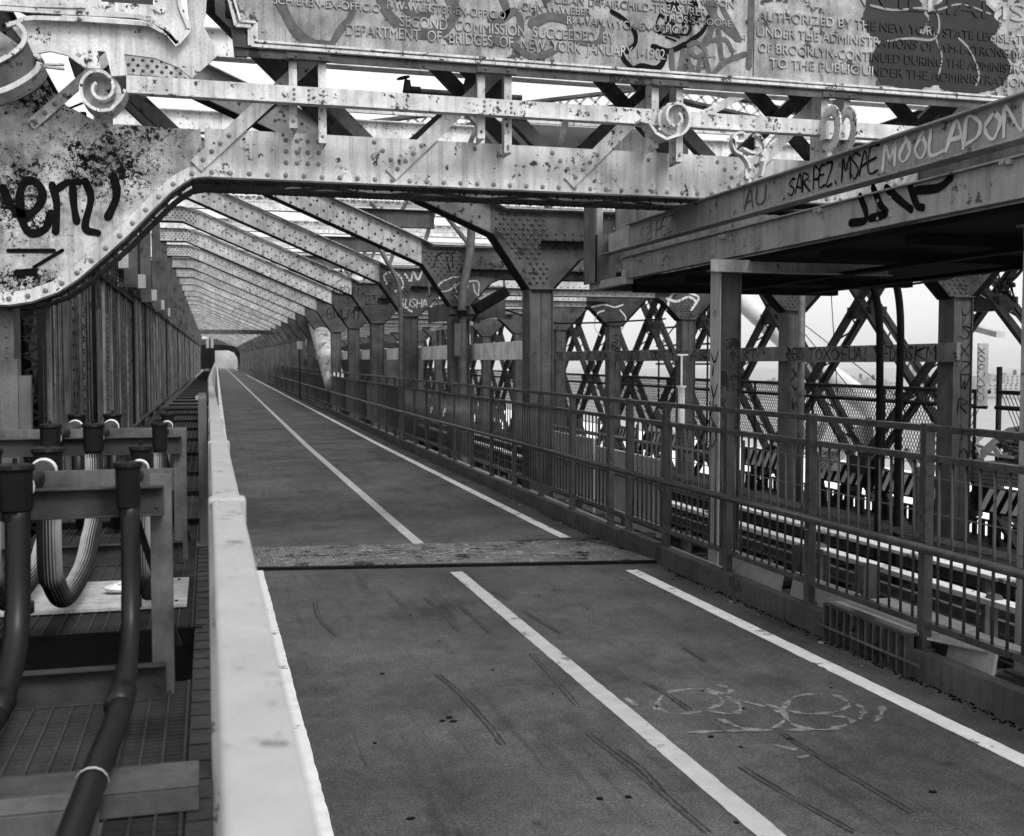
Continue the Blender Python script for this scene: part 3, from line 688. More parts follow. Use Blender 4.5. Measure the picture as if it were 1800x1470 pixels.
# ================================================================== FRONT PORTAL (plaque girder)
G = 8.74
t = thing('portal_girder', 'big pale riveted portal girder with rusted curved knee on the left, spanning the path', 'girder', (-1.3, G, 0))
def U(x, y, d=0.0): return uy(x, y, G+d)
knee = [U(*p) for p in ((-130, 60), (0, 55), (56, 95), (74, 125), (92, 160), (118, 188), (170, 213), (200, 219), (352, 228))] + [(0.0, 3.05)] + \
       [U(*p) for p in ((338, 317), (322, 326), (300, 342), (262, 380), (225, 418), (180, 458), (140, 492), (105, 515), (60, 531), (20, 537), (-60, 538), (-130, 538))]
fixn(MB().prism(knee, G, G+.012).build('knee_plate', M_RUST, t))
WEB = MB().box(0.0, 11.4, G, G+.012, 3.04, 3.42)
MB().box(-0.10, 11.4, G+.50, G+.512, 3.04, 3.42).build('rear_web_plate', M_LIGHT, t)
edge = [U(*p) for p in ((-130, 538), (-60, 538), (20, 537), (60, 531), (105, 515), (140, 492), (180, 458), (225, 418), (262, 380), (300, 342), (322, 326), (338, 317))]+[(0.0, 3.045), (11.4, 3.045)]
mb = MB(); mb.strip(edge, G-.10, G+.14, .014); mb.strip(edge, G+.37, G+.62, .014); FLG = mb
# angle leg along the lower edge, proud of the web, with its rivets
mb = MB(); inner = []
for i, p in enumerate(edge):
    a = edge[max(0, i-1)]; b = edge[min(len(edge)-1, i+1)]; L = math.hypot(b[0]-a[0], b[1]-a[1]); inner.append((p[0]-(b[1]-a[1])/L*.095, p[1]+(b[0]-a[0])/L*.095))
for i in range(len(edge)-1): mb.prism([edge[i], edge[i+1], inner[i+1], inner[i]], G-.011, G-.0005)
def along(pts, step, off):
    d = 0; r = []
    for (a, b), (c, e) in zip(pts, pts[1:]):
        L = math.hypot(c-a, e-b)
        while d < L: k = d/L; r.append((a+(c-a)*k-(e-b)/L*off, b+(e-b)*k+(c-a)/L*off)); d += step
        d -= L
    return r
for (x, z) in along(edge, .137, .048): mb.dome((x, G-.011, z), r=.02, n=8)
fixn(mb.build('edge_angle', M_LIGHT, t))
mb = FLG
for (x, z) in along(edge, .10, .0):
    for yy in (G-.06, G+.09, G+.42, G+.57): mb.dome((x, yy, z-.014), (0, 0, -1), .018, 6)
for (x, z) in along(edge, .137, -.03): mb.dome((x, G+.02, z-.0), (0, -1, 0), .016, 6)
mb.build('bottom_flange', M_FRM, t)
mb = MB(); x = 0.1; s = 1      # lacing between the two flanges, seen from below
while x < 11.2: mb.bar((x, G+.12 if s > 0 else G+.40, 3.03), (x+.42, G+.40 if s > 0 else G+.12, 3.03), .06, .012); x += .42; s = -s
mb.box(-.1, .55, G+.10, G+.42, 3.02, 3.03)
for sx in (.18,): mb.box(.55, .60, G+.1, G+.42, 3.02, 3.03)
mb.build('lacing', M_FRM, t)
# rivets on the web: splice plates, node rivets
mb = MB()
for (x0, x1) in ((.545, .90),): mb.box(x0, x1, G-.010, G-.0005, 3.135, 3.41)
for i in range(4):
    for j in range(3): mb.dome((.60+i*.082, G-.010, 3.19+j*.085), r=.0195, n=8)
mb.build('splice_plate', M_LIGHT, t)
mb = WEB
for (px, py) in ((658, 250), (673, 265), (687, 281), (971, 269), (985, 283), (998, 297), (1261, 285), (1274, 298), (1286, 312), (352, 264), (835, 262), (1140, 281)):
    x, z = U(px, py); mb.dome((x, G-.001, z), r=.019, n=8)
for px, (ya, yb) in ((1073, (262, 318)), (438, (234, 290))):
    x, z = U(px, ya); x2, z2 = U(px, yb); mb.box(x-.003, x+.003, G-.004, G-.0005, z2, z)
mb.build('web_plate', M_LIGHT, t)
# back side column leg of the portal
mb = MB(); mb.box(-1.62, -1.36, G+.02, G+.34, -1.2, 2.075)
for i in range(18):
    for xx in (-1.575, -1.50, -1.405): mb.dome((xx, G+.019, 2.0-i*.075), r=.014)
mb.build('column', M_COLM, t)
# spray tags on the knee
mb = MB(); KN = ((0, G-.003, 0), (1, 0, 0), (0, 0, 1), (0, -1, 0))
def ups(pts, d=0): return [U(x, y, d) for x, y in pts]
for st, w in (([(5, 330), (18, 360), (35, 375), (60, 372), (75, 345), (65, 322), (45, 320), (35, 345), (40, 390), (55, 410), (80, 402), (90, 375)], .058), ([(92, 325), (100, 360), (98, 408)], .052),
              ([(98, 335), (118, 322), (140, 320)], .05), ([(128, 330), (130, 360), (135, 390)], .052), ([(150, 318), (160, 350), (150, 400), (172, 410)], .052), ([(200, 310), (205, 345), (190, 382)], .058),
              ([(15, 441), (95, 441)], .03), ([(30, 480), (60, 478)], .05), ([(60, 470), (110, 440)], .025)):
    mb.ribbon(ups(st), w, *KN, 6)
mb.build('graffiti', M_SPRAYB, t)
# web truss between bottom girder and top chord: X bracing in two planes
def diag(mb, a, b, Y, w=.105, proud=True):
    mb.bar((a[0], Y, a[1]), (b[0], Y, b[1]), .012, w, (0, 0, 1))
    # angle leg
    dx, dz = b[0]-a[0], b[1]-a[1]; L = math.hypot(dx, dz); ox, oz = dz/L*w/2, -dx/L*w/2
    if ox > 0: ox, oz = -ox, -oz
    mb.bar((a[0]+ox, Y+.035, a[1]+oz), (b[0]+ox, Y+.035, b[1]+oz), .07, .01, (0, 0, 1))
bot = [U(345, 290)[0]+.02, U(690, 302)[0], U(1003, 316)[0], U(1290, 328)[0], U(1570, 340)[0]]
P_ = (bot[3]-bot[0])/3; bot = [bot[0]+P_*i for i in range(-1, 8)]
mbf, mbr, riv = MB(), MB(), MB()
ZB, ZN, ZT = 3.13, 3.86, 4.6
for i, xb in enumerate(bot):
    if i >= 1: 
        diag(mbf, (xb-.02, ZB), (xb+P_*1.0, ZT), G-.022)
        for k in range(4): q = (k*.09+.07)/math.hypot(P_, ZT-ZB); mbf.dome((xb-.02+P_*q, G-.03, ZB+(ZT-ZB)*q), r=.019, n=8)
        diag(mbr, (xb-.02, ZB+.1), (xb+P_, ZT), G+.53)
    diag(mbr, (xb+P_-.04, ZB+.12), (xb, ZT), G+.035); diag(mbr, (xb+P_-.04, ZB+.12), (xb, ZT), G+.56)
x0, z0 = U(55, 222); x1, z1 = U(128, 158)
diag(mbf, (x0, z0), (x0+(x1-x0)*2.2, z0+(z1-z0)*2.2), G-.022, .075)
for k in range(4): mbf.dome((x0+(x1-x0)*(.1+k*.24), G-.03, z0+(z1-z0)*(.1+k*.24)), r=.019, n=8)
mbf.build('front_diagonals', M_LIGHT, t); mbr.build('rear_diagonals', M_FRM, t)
for xb in bot[:-1]:      # gusset plates at the crossings
    mb = MB(); xm = xb+P_/2; zc = (ZB+ZT)/2; mb.prism([(xm-.13, zc-.13), (xm+.13, zc-.13), (xm+.17, zc), (xm+.13, zc+.13), (xm-.13, zc+.13), (xm-.17, zc)], G+.0, G+.010)
    for dx, dz in ((-.07, .07), (.07, .07), (-.07, -.07), (.07, -.07), (0, 0)): mb.dome((xm+dx, G-.001, zc+dz), r=.019, n=8)
    mb.build('crossing_gusset', M_FRM, t)
mb = MB(); mb.box(-1.6, 11.5, G-.02, G+.5, 4.58, 4.66); mb.build('top_chord', M_FRM, t)
# pairs of flat posts carrying the plaque
PY = 8.46
prs = [(515, 563), (850, 880), (1152, 1190), (1447, 1500)]
xs = []
for i in range(4):
    xa = uy((515, 846, 1152, 1450)[i], 150, PY)[0]; xs.append(xa)
pst = None
for xa in xs:
    mb = MB()
    for dx, zb in ((0, 3.40), (.215, 3.30)):
        mb.box(xa+dx-.03, xa+dx+.03, PY, PY+.012, zb, 3.95); mb.box(xa+dx+.018, xa+dx+.03, PY+.012, PY+.26, zb, 3.95)
        mb.dome((xa+dx, PY, zb+.05), r=.014); mb.dome((xa+dx, PY, 3.90), r=.014)
    mb.build('hanger_post', M_ORN, t)
# ornamental balustrade rail (mid chord) and its scrolls
MY = 8.36
mb = MB(); x0 = uy(222, 150, MY)[0]; mb.box(x0, 11.4, MY, MY+.012, 3.565, 3.685); mb.box(x0, 11.4, MY+.012, MY+.10, 3.565, 3.577); mb.box(x0, 11.4, MY-.012, MY, 3.560, 3.572)
for xa in xs:
    for k in range(3):
        for j in range(3): mb.dome((xa+k*.107, MY, 3.59+j*.035), r=.012)
for i in range(12): mb.dome((uy(1235, 210, MY)[0]+i*.115, MY, 3.60), r=.011)
mb.build('ornament_rail', M_ORN, t)
def scroll(cx, cz, R, name, y0, y1, dirn=1, turns=1.6, tail=None, m=None, th=.022, start=0.0, inner=0.25):
    pts = []
    n = int(turns*26)
    for i in range(n+1):
        a = start+dirn*2*pi*turns*i/n; r = R*(1-(1-inner)*i/n); pts.append((cx+r*cos(a), cz+r*sin(a)*1.08))
    if tail: pts = tail+pts
    mb = MB()
    for (a, b), (c, d) in zip(pts, pts[1:]): 
        L = math.hypot(c-a, d-b) or 1; nx, nz = -(d-b)/L*th/2, (c-a)/L*th/2
        mb.prism([(a+nx, b+nz), (c+nx, d+nz), (c-nx, d-nz), (a-nx, b-nz)], y0, y1)
    mb.prism([(cx+R*.90*cos(k*pi/10), cz+R*.97*sin(k*pi/10)) for k in range(20)], y0+(y1-y0)*.55, y0+(y1-y0)*.6)
    return fixn(mb.build(name, m or M_ORN, t))
s = G/1949.
c1 = uy(178, 160, MY); scroll(c1[0], c1[1], .145, 'scroll', MY-.10, MY+.16, -1, 1.4, [uy(222, 163, MY), uy(212, 182, MY), uy(196, 198, MY), uy(178, 200, MY)], start=-pi/2)
c2 = uy(1177, 212, MY); scroll(c2[0], c2[1], .135, 'scroll', MY-.14, MY+.02, 1, 1.4, [uy(1115, 218, MY), uy(1130, 222, MY), uy(1142, 240, MY), uy(1160, 250, MY)], start=-pi/2)
c3 = uy(1460, 232, MY); mb = MB()
for k in range(2):
    for ang in range(24): a = ang*pi/12; mb.bar((c3[0]-.075+k*.15, MY-.12+.145*cos(a)*.8, c3[1]+.145*sin(a)), (c3[0]-.075+k*.15, MY-.12+.145*cos(a+pi/12)*.8, c3[1]+.145*sin(a+pi/12)), .09, .014, (1, 0, 0))
mb.bar((c3[0]-.11, MY-.07, c3[1]-.02), (c3[0]+.13, MY-.07, c3[1]-.02), .09, .13); mb.build('scroll', M_ORN, t)
mb = MB()       # acanthus brackets hanging below the rail
for st in ([(1290, 262), (1284, 248), (1290, 237), (1302, 236), (1304, 246)], [(1284, 248), (1288, 266), (1302, 275), (1312, 290), (1314, 310), (1312, 325)], [(1300, 262), (1318, 270), (1330, 268), (1332, 245), (1324, 238)],
           [(1330, 240), (1340, 258), (1340, 285), (1334, 312)], [(1335, 275), (1345, 258), (1362, 247)]):
    q = smooth_cr([(a, 0, b) for a, b in [uy(x, y, MY+.0) for x, y in st]], 5)
    for (a, _, b), (c, _, d) in zip(q, q[1:]): mb.bar((a, MY-.02, b), (c, MY-.02, d), .07, .022)
mb.build('leaf_bracket', M_ORN, t)
# big volute at the far left
mb = MB(); q = smooth_cr([(a, 0, b) for a, b in [uy(x, y, 8.2) for x, y in ((50, 50), (12, 45), (30, 42), (44, 58), (40, 78), (20, 96), (-10, 112))]][1:], 6)
for (a, _, b), (c, _, d) in zip(q, q[1:]): mb.bar((a, 8.2, b), (c, 8.2, d), .03, .03)
mb.build('volute_rim', M_ORN, t)
mb = MB(); q2 = [uy(x, y, 8.2) for x, y in ((42, 62), (55, 90), (66, 118), (50, 135), (20, 150), (-20, 165), (-60, 120), (-10, 108), (18, 98), (38, 80))]
fixn(mb.prism(q2, 8.21, 8.6).build('volute_drum', M_FRM, t))
mb = MB(); q = smooth_cr([(a, 0, b) for a, b in [uy(x, y, 8.18) for x, y in ((-40, 172), (10, 158), (45, 140), (66, 122), (70, 104), (62, 95))]], 5)
for (a, _, b), (c, _, d) in zip(q, q[1:]): mb.bar((a, 8.3, b), (c, 8.3, d), .28, .035)
mb.build('volute_foot', M_ORN, t)

# ------------------------------------------------------------------ ornamental plates, upper left
t = thing('ornament_panel', 'pale cut-out ornamental cast panel above the rusted knee, left of the plaque', 'ornament', (-.9, MY, 4))
def V(pts, d=MY): return [uy(x, y, d) for x, y in pts]
pl = [(20, 46), (48, 33), (150, 35), (262, 43), (296, 60), (313, 80), (336, 56), (330, 20), (325, -50), (366, -50), (362, 20), (357, 45), (372, 72), (383, 97), (338, 138), (312, 118), (272, 102), (218, 95), (224, 132), (196, 134), (186, 91), (171, 89), (177, 120), (150, 120), (136, 110), (118, 97), (88, 90), (58, 95), (40, 72)]
fixn(MB().prism(V(pl), MY, MY+.03).build('cut_out_plate', M_LIGHT, t))
pl2 = [(-40, -60), (325, -60), (316, 10), (330, 50), (312, 72), (286, 48), (262, 31), (235, 25), (120, 20), (-40, 10)]
mb = MB(); 
outer = V(pl2, MY-.05)
hole = V([(176, -20), (262, -20), (272, 9), (178, 3)], MY-.05)
mb.prism(V([(-40, -60), (176, -60), (178, 3), (190, 24), (120, 20), (-40, 10)], MY-.05), MY-.05, MY-.02)
mb.prism(V([(178, 3), (272, 9), (300, 30), (312, 72), (286, 48), (262, 31), (235, 25), (190, 24)], MY-.05), MY-.05, MY-.02)
mb.prism(V([(262, -60), (325, -60), (316, 10), (330, 50), (312, 72), (300, 30), (272, 9)], MY-.05), MY-.05, MY-.02)
fixn(mb.build('upper_plate', M_LIGHT, t))
mb = MB()
for st, w in (([(-40, 12), (120, 22), (238, 28), (264, 34), (290, 52), (312, 76), (334, 52), (318, 14), (310, -30)], .022), ([(-40, 2), (60, 8), (150, 10)], .012), ([(270, 12), (284, 20), (288, 14)], .012),
              ([(18, 44), (40, 33), (60, 31), (150, 34), (262, 42), (296, 60), (312, 80)], .022)):
    q = V(st, MY-.07)
    for a, b in zip(q, q[1:]): mb.bar((a[0], MY-.06, a[1]), (b[0], MY-.06, b[1]), w, .03)
mb.build('moulding', M_ORN, t)
MB().box(-2.2, -.35, MY+.25, MY+.27, 4.15, 4.9).build('backing_plate', M_FRM, t)

# ------------------------------------------------------------------ plaque
QY = 8.44
t = thing('plaque', 'wide weathered dedication plaque with raised lettering, tagged with spray paint, mounted over the girder', 'plaque', (3.4, QY, 3.95))
px0 = uy(441, 88, QY)[0]; pz0 = 3.965; pxn = uy(414, 50, QY)[0]; pzn = uy(440, 50, QY)[1]
PR = 11.4
board = [(px0, pz0), (PR, pz0), (PR, 5.2), (uy(398, -60, QY)[0], 5.2), (uy(402, 0, QY)[0], uy(402, 0, QY)[1]), (pxn, pzn), (px0, pzn)]
fixn(MB().prism(board, QY-.02, QY+.02).build('board', M_PLAQ, t))
mb = MB()
bl = [board[3], board[4], board[5], board[6], board[0], board[1]]
for k, (o, w, dd) in enumerate(((.0, .022, .045), (.035, .016, .03))):
    q = [(bl[0][0]+o, bl[0][1]), (bl[1][0]+o, bl[1][1]), (bl[2][0]+o, bl[2][1]+o), (bl[3][0]+o, bl[3][1]+o), (bl[4][0]+o, bl[4][1]+o), (bl[5][0], bl[5][1]+o)]
    for a, b in zip(q, q[1:]): mb.bar((a[0], QY-.03, a[1]), (b[0], QY-.03, b[1]), dd, w)
mb.build('moulding', M_ORN, t)
mb = MB(); xl = uy(412, 90, QY)[0]
mb.box(xl, PR, QY-.03, QY-.015, 3.885, 3.945); mb.box(xl, PR, QY-.05, QY+.12, 3.945, 3.953)
mb.prism([(xl, 3.885), (xl+.09, 3.885), (xl+.09, 4.15), (xl-.06, 4.15), (xl-.08, 5.2), (xl-.17, 5.2), (xl-.13, 4.18), (xl-.02, 4.08)], QY-.012, QY+.012)
for xa in xs: mb.box(xa-.05, xa+.27, QY-.04, QY-.031, 3.893, 3.94); mb.dome((xa+.02, QY-.04, 3.915), r=.012); mb.dome((xa+.20, QY-.04, 3.915), r=.012)
fixn(mb.build('frame', M_FRM, t))
MB().box(uy(1323, 30, QY)[0]-.004, uy(1323, 30, QY)[0]+.004, QY-.026, QY-.019, pz0+.06, 5.2).build('board_joint', M_FRM, t)
M_WASH = mat('spray_dark_wash', 0.011, 0.35, 0.5, 4, streak=0.3, spec=.3)
BLOB_PX = ((1572, 28, 56, 48), (1692, 38, 62, 46), (1605, 108, 76, 50), (1705, 115, 70, 52))
BLOBS = []
for (a_, b_, c_, d_) in BLOB_PX:
    q_ = uy(a_, b_, QY-.022); e_ = uy(a_+c_, b_, QY-.022); g_ = uy(a_, b_+d_, QY-.022); BLOBS.append((q_[0], q_[1], e_[0]-q_[0], q_[1]-g_[1]))
def text(s_, x0, x1, y0a, y1a, size=None, m=M_PLAQL, slantpx=None):
    """raised line of capitals starting at photo x0 and ending at x1; y0a = baseline pixel at x0"""
    cu = bpy.data.curves.new('lettering', 'FONT'); cu.body = s_; cu.extrude = .012; cu.bevel_depth = 0.0
    a = uy(x0, y0a, QY-.02); b = uy(x1, y1a, QY-.02)
    cu.size = size or .1; ob = bpy.data.objects.new('tmp', cu); COL.objects.link(ob); bpy.context.view_layer.update()
    me = bpy.data.meshes.new_from_object(ob); bpy.data.objects.remove(ob)
    w = max(v.co.x for v in me.vertices)-min(v.co.x for v in me.vertices); sx = (b[0]-a[0])/w; m0 = min(v.co.x for v in me.vertices)
    root = _wl(t)
    for v in me.vertices: v.co = Vector(((v.co.x-m0)*sx+a[0], QY-.020-(.012 if v.co.z > 0 else 0), a[1]+v.co.y))-root
    me.materials.clear(); me.materials.append(m); me.materials.append(M_WASH)
    for p in me.polygons:
        c = p.center+root
        if any(((c.x-bx)/rx)**2+((c.z-bz)/rz)**2 < 1 for bx, bz, rx, rz in BLOBS): p.material_index = 1
    o = bpy.data.objects.new('lettering', me); COL.objects.link(o); o.parent = t; return o
def line(s_, x0, x1, y0a, y1a, px): text(s_, x0, x1, y0a, y1a, px/1949.*8.9/.70)
line('SCHIEREN-EX-OFFICIO', 480, 668, 7, 17, 13); line('F-W-WURSTER-EX-OFFICIO', 680, 888, 17, 33, 14)
line('PRESIDENT OF THE COMMISSION', 560, 768, -12, 4, 13)
line('JULIAN D-FAIRCHILD-TREASURER', 968, 1240, 5, 25, 14); line('JOHN W-WEBER', 910, 1038, 18, 28, 13); line('GEORGE WILSON', 1145, 1290, 2, 12, 12)
line('R-A-VAN WYCK-EX-OFFICIO', 996, 1208, 43, 60, 14); line('THOS-S-MOORE', 1165, 1285, 38, 47, 12)
line('SECOND  COMMISSION  SUCCEEDED  BY', 702, 1080, 47, 76, 18); line('DEPARTMENT  OF  BRIDGES  OF  NEW  YORK  JANUARY 1-1902', 608, 1168, 62, 105, 18)
line('AUTHORIZED BY THE NEW YORK STATE LEGISLATURE', 1332, 1830, 36, 76, 17); line('UNDER THE ADMINISTRATIONS OF WM-L-STRONG MAYOR', 1330, 1840, 64, 106, 17)
line('OF BROOKLYN-CONTINUED DURING THE ADMINISTRATION', 1332, 1842, 92, 134, 17); line('TO THE PUBLIC UNDER THE ADMINISTRATION OF', 1352, 1835, 119, 162, 17)
line('WILLIAMS', 1500, 1800, 10, 36, 34)
# spray paint on the plaque
QK = ((0, QY-.0235, 0), (1, 0, 0), (0, 0, 1), (0, -1, 0))
def qs(mb, pts, w, sm=6): mb.ribbon([uy(x, y, QY-.0235) for x, y in pts], w, *QK, sm)
mb = MB()
for st, w in (([(488, -10), (500, 20), (520, 55), (548, 75), (580, 82)], 0.072), ([(612, -10), (618, 25), (600, 50), (585, 75)], 0.051), ([(668, -10), (680, 20), (700, 42), (735, 60), (775, 55), (800, 25), (790, -5)], 0.080),
              ([(715, -5), (712, 15), (735, 30), (752, 26)], 0.051), ([(880, -10), (890, 20), (870, 45), (860, 60), (880, 75), (905, 68), (915, 40), (905, 20), (880, 35)], 0.058), ([(935, 42), (965, 30), (1000, 35)], 0.072),
              ([(1000, 35), (1010, 70), (1050, 75), (1060, 50)], 0.043), ([(900, 75), (930, 98), (960, 95), (980, 85)], 0.051),
              ([(1180, 90), (1183, 125), (1195, 125), (1200, 90)], 0.043), ([(1208, 100), (1222, 135), (1235, 95), (1250, 140)], 0.043), ([(1255, 0), (1250, 50), (1240, 75)], 0.065), ([(1262, 45), (1268, 100), (1275, 108)], 0.043),
              ([(1245, 72), (1275, 70), (1287, 90)], 0.036), ([(1275, 108), (1310, 95)], 0.043), ([(1275, 108), (1258, 125), (1250, 138)], 0.043), ([(1270, 15), (1300, 70)], 0.043), ([(1235, -5), (1265, 40), (1296, 68)], 0.051),
              ([(1210, 80), (1225, 75), (1240, 90), (1225, 100), (1212, 92)], 0.036), ([(1321, -5), (1319, 60), (1316, 118)], 0.051), ([(1205, 5), (1215, 60), (1205, 110)], 0.036)): qs(mb, st, w)
mb.build('graffiti', M_SPRAYG, t)
mb = MB()
for st, w in (([(1075, 20), (1098, 35), (1115, 55), (1117, 75), (1105, 88), (1094, 98), (1103, 112), (1115, 122)], .035), ([(1115, 122), (1130, 116), (1155, 120), (1168, 104), (1165, 92)], .045), ([(1148, 82), (1175, 90), (1205, 78)], .045),
              ([(1205, 78), (1235, 55), (1245, 30)], .035)): qs(mb, st, w)
for word, x, y, h in (('ITS', 1170, 20, .07), ('SO', 1212, 18, .07), ('COLD', 1152, 58, .15)):
    o = uy(x, y, QY-.0235); spray(mb, word, (o[0], QY-.0235, o[1]), (1, 0, -.0), (0, 0, 1), (0, -1, 0), h, h*.42, .018, .25, .06)
o = uy(1207, 42, QY-.0235); spray(mb, 'TOO', (o[0], QY-.0235, o[1]), (1, 0, 0), (0, 0, 1), (0, -1, 0), .09, .035, .016, .2, .06)
qs(mb, [(1165, 60), (1180, 62), (1195, 66)], .014); qs(mb, [(1170, 65), (1188, 72)], .014)
mb.build('graffiti', M_SPRAYB, t)
# large dark blob figure painted over the right part: overlapping rounded patches with paler outlines
mb = MB()
def blob(mb, cx, cy, rx, ry, n=70):
    mb.ribbon([(0, 0)], 0, *QK) if False else None
    c = []
    for k in range(n):
        a = 2*pi*k/n; jj = 1+random.uniform(-.035, .035)+.03*sin(9*a); x, z = uy(cx+rx*cos(a)*(1+.06*sin(3*a))*jj, cy+ry*sin(a)*jj, QY-.022); c.append((x, z))
    mb.prism(c, QY-.0225, QY-.0205)
blob(mb, *BLOB_PX[0]); mb2 = MB(); blob(mb2, *BLOB_PX[1]); mb3 = MB(); blob(mb3, *BLOB_PX[2]); mb4 = MB(); blob(mb4, *BLOB_PX[3])
for i_, b_ in enumerate((mb, mb2, mb3, mb4)): o = fixn(b_.build('graffiti', M_WASH, t)); o.location.y -= .0006*i_
mb = MB()
QK = ((0, QY-.0275, 0),)+QK[1:]
for st, w in (([(1530, 10), (1570, 18), (1620, 15), (1645, 22), (1650, 50), (1638, 70), (1600, 68), (1560, 72)], .02), ([(1645, 70), (1655, 100), (1650, 130)], .018), ([(1685, 68), (1705, 90), (1720, 130), (1715, 150)], .02), ([(1620, 15), (1650, -5)], .02),
              ([(1648, 18), (1690, 8), (1740, 25)], .016)): qs(mb, st, w)
mb.build('graffiti', M_SPRAYL, t)

# valve and pipe behind the girder
t = thing('valve_pipe', 'old horizontal pipe with a handwheel valve at its end, seen between plaque and girder', 'pipe', (2.0, 11, 4.36))
a = uy(728, 160, 11); b = uy(850, 166, 11)
MB().tube([(a[0], 11, a[1]), (b[0]+.4, 11, b[1]-.01)], .028, 12).build('pipe', M_FRM, t, smooth=True)
mb = MB(); mb.tube([(a[0]-.03, 11, a[1]), (a[0]+.06, 11, a[1])], .045, 12); c = uy(716, 152, 11); mb.tube([(c[0], 11, c[1]-.06), (c[0], 11, c[1]+.06)], [.05, .03], 10); mb.tube([(c[0], 11, c[1]), (c[0]-.02, 11, c[1]+.10)], .012, 8); mb.build('valve_body', M_FRD, t)
mb = MB(); h = uy(709, 137, 11)
ring = [(h[0]+.06*cos(k*pi/8), 11+.06*sin(k*pi/8), h[1]+.015*cos(k*pi/8)) for k in range(17)]; mb.tube(ring, .007, 6, False); mb.bar(ring[0], ring[8], .01, .008); mb.bar(ring[4], ring[12], .01, .008); mb.build('handwheel', M_FRD, t)

# ================================================================== REPEATED PORTAL FRAMES
def frame_proto():
    t = thing('steel_bent', 'x', 'steel frame', (0, 0, 0))
    H0 = .013
    P1 = [(-1.25, 4.80), (-.48, 4.80), (-.12, 4.65), (-.12, 5.03), (-.5, 5.12), (-1.25, 5.12)]
    mb = MB().prism(P1, -H0, H0); fill_rivets(mb, P1, .10, .058, -H0, .020, .03, n=6); o = fixn(mb.build('end_plate', M_FRU, t, local=True))
    P2 = [(-.118, 4.649), (3.32, 3.20), (3.32, 3.58), (-.118, 5.03)]
    mb = MB().prism(P2, -H0+.002, H0-.002)
    fill_rivets(mb, P2, .20, .105, -H0+.002, .022, .045, shear=-.42, n=6); fixn(mb.build('sloping_girder', M_FRU, t, local=True))
    P3 = [(3.322, 3.198), (3.77, 2.56), (4.10, 2.56), (4.45, 2.93), (4.62, 3.0), (4.62, 3.50), (3.50, 3.50), (3.322, 3.58)]
    mb = MB().prism(P3, -H0-.002, H0+.002); fill_rivets(mb, [(3.34, 3.22), (3.6, 2.88), (4.0, 2.9), (4.1, 3.1), (4.05, 3.5), (3.34, 3.56)], .10, .058, -H0-.002, .021, .03)
    fill_rivets(mb, [(3.78, 2.58), (4.1, 2.58), (4.1, 2.92), (3.78, 2.92)], .085, .058, -H0-.002, .021, .03)
    line_rivets(mb, (4.15, 3.24), (4.6, 3.24), -H0-.002, .09); line_rivets(mb, (4.15, 3.17), (4.6, 3.17), -H0-.002, .09); line_rivets(mb, (4.1, 3.06), (4.6, 3.06), -H0-.002, .09); fixn(mb.build('gusset', M_FRM, t, local=True))
    P4 = [(4.622, 3.0), (9.18, 3.0), (9.18, 3.50), (4.622, 3.50)]
    mb = MB().prism(P4, -H0, H0); line_rivets(mb, (4.7, 3.45), (9.1, 3.45), -H0, .13); line_rivets(mb, (4.7, 3.19), (9.1, 3.19), -H0, .13); line_rivets(mb, (4.7, 3.06), (9.1, 3.06), -H0, .16)
    fill_rivets(mb, [(4.7, 3.22), (9.1, 3.22), (9.1, 3.44), (4.7, 3.44)], .42, .10, -H0, .017, .02); fixn(mb.build('cross_girder', M_UPB, t, local=True))
    P5 = [(9.182, 3.0), (9.32, 2.93), (9.72, 2.53), (10.10, 2.53), (10.75, 3.20), (11.9, 3.72), (11.9, 4.2), (10.5, 3.52), (9.182, 3.50)]
    mb = MB().prism(P5, -H0-.002, H0+.002); fill_rivets(mb, [(9.74, 2.56), (10.1, 2.56), (10.1, 3.0), (9.74, 3.0)], .09, .058, -H0-.002, .021, .025)
    fill_rivets(mb, P5, .17, .10, -H0-.002, .016, .05)
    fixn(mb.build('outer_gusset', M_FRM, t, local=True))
    mb = MB().strip([(-1.25, 4.80), (-.48, 4.80), (3.32, 3.198), (3.765, 2.56)], -.15, .15, .014)
    for (x, z) in along([(-1.25, 4.80), (-.48, 4.80), (3.32, 3.198), (3.765, 2.56)], .16, 0): mb.dome((x, -.10, z-.014), (0, 0, -1), .017, 5)
    mb.strip([(10.10, 2.53), (10.75, 3.2), (11.9, 3.72)], -.15, .15, .014); mb.strip([(9.182, 3.0), (9.32, 2.93), (9.72, 2.53)], -.15, .15, .014); mb.strip([(4.10, 2.56), (4.45, 2.93), (4.62, 3.0), (9.18, 3.0)], -.10, .10, .012)
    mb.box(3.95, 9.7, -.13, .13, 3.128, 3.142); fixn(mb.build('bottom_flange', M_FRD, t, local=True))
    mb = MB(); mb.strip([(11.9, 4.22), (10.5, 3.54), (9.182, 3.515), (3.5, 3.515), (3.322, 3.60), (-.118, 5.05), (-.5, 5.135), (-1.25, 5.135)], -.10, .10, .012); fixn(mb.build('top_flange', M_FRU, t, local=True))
    for (xa, xb, m) in ((3.77, 4.07, M_COLM), (9.75, 10.05, M_COLM)):
        mb = MB(); mb.box(xa, xa+.012, -.17, .17, -1.3, 2.56); mb.box(xb-.012, xb, -.17, .17, -1.3, 2.56); mb.box(xa+.012, (xa+xb)/2-.004, -.14, -.128, -1.3, 2.56); mb.box((xa+xb)/2+.004, xb-.012, -.14, -.128, -1.3, 2.56)
        mb.box(xa-.01, xb+.01, -.19, .19, 2.545, 2.558)
        mb.box(xa+.012, xb-.012, .128, .14, -1.3, 2.56)
        for zz in (1.62, 1.78):
            for xx in (xa+.08, xb-.08): mb.dome((xx, -.14, zz), r=.016)
        mb.build('column', m, t, local=True)
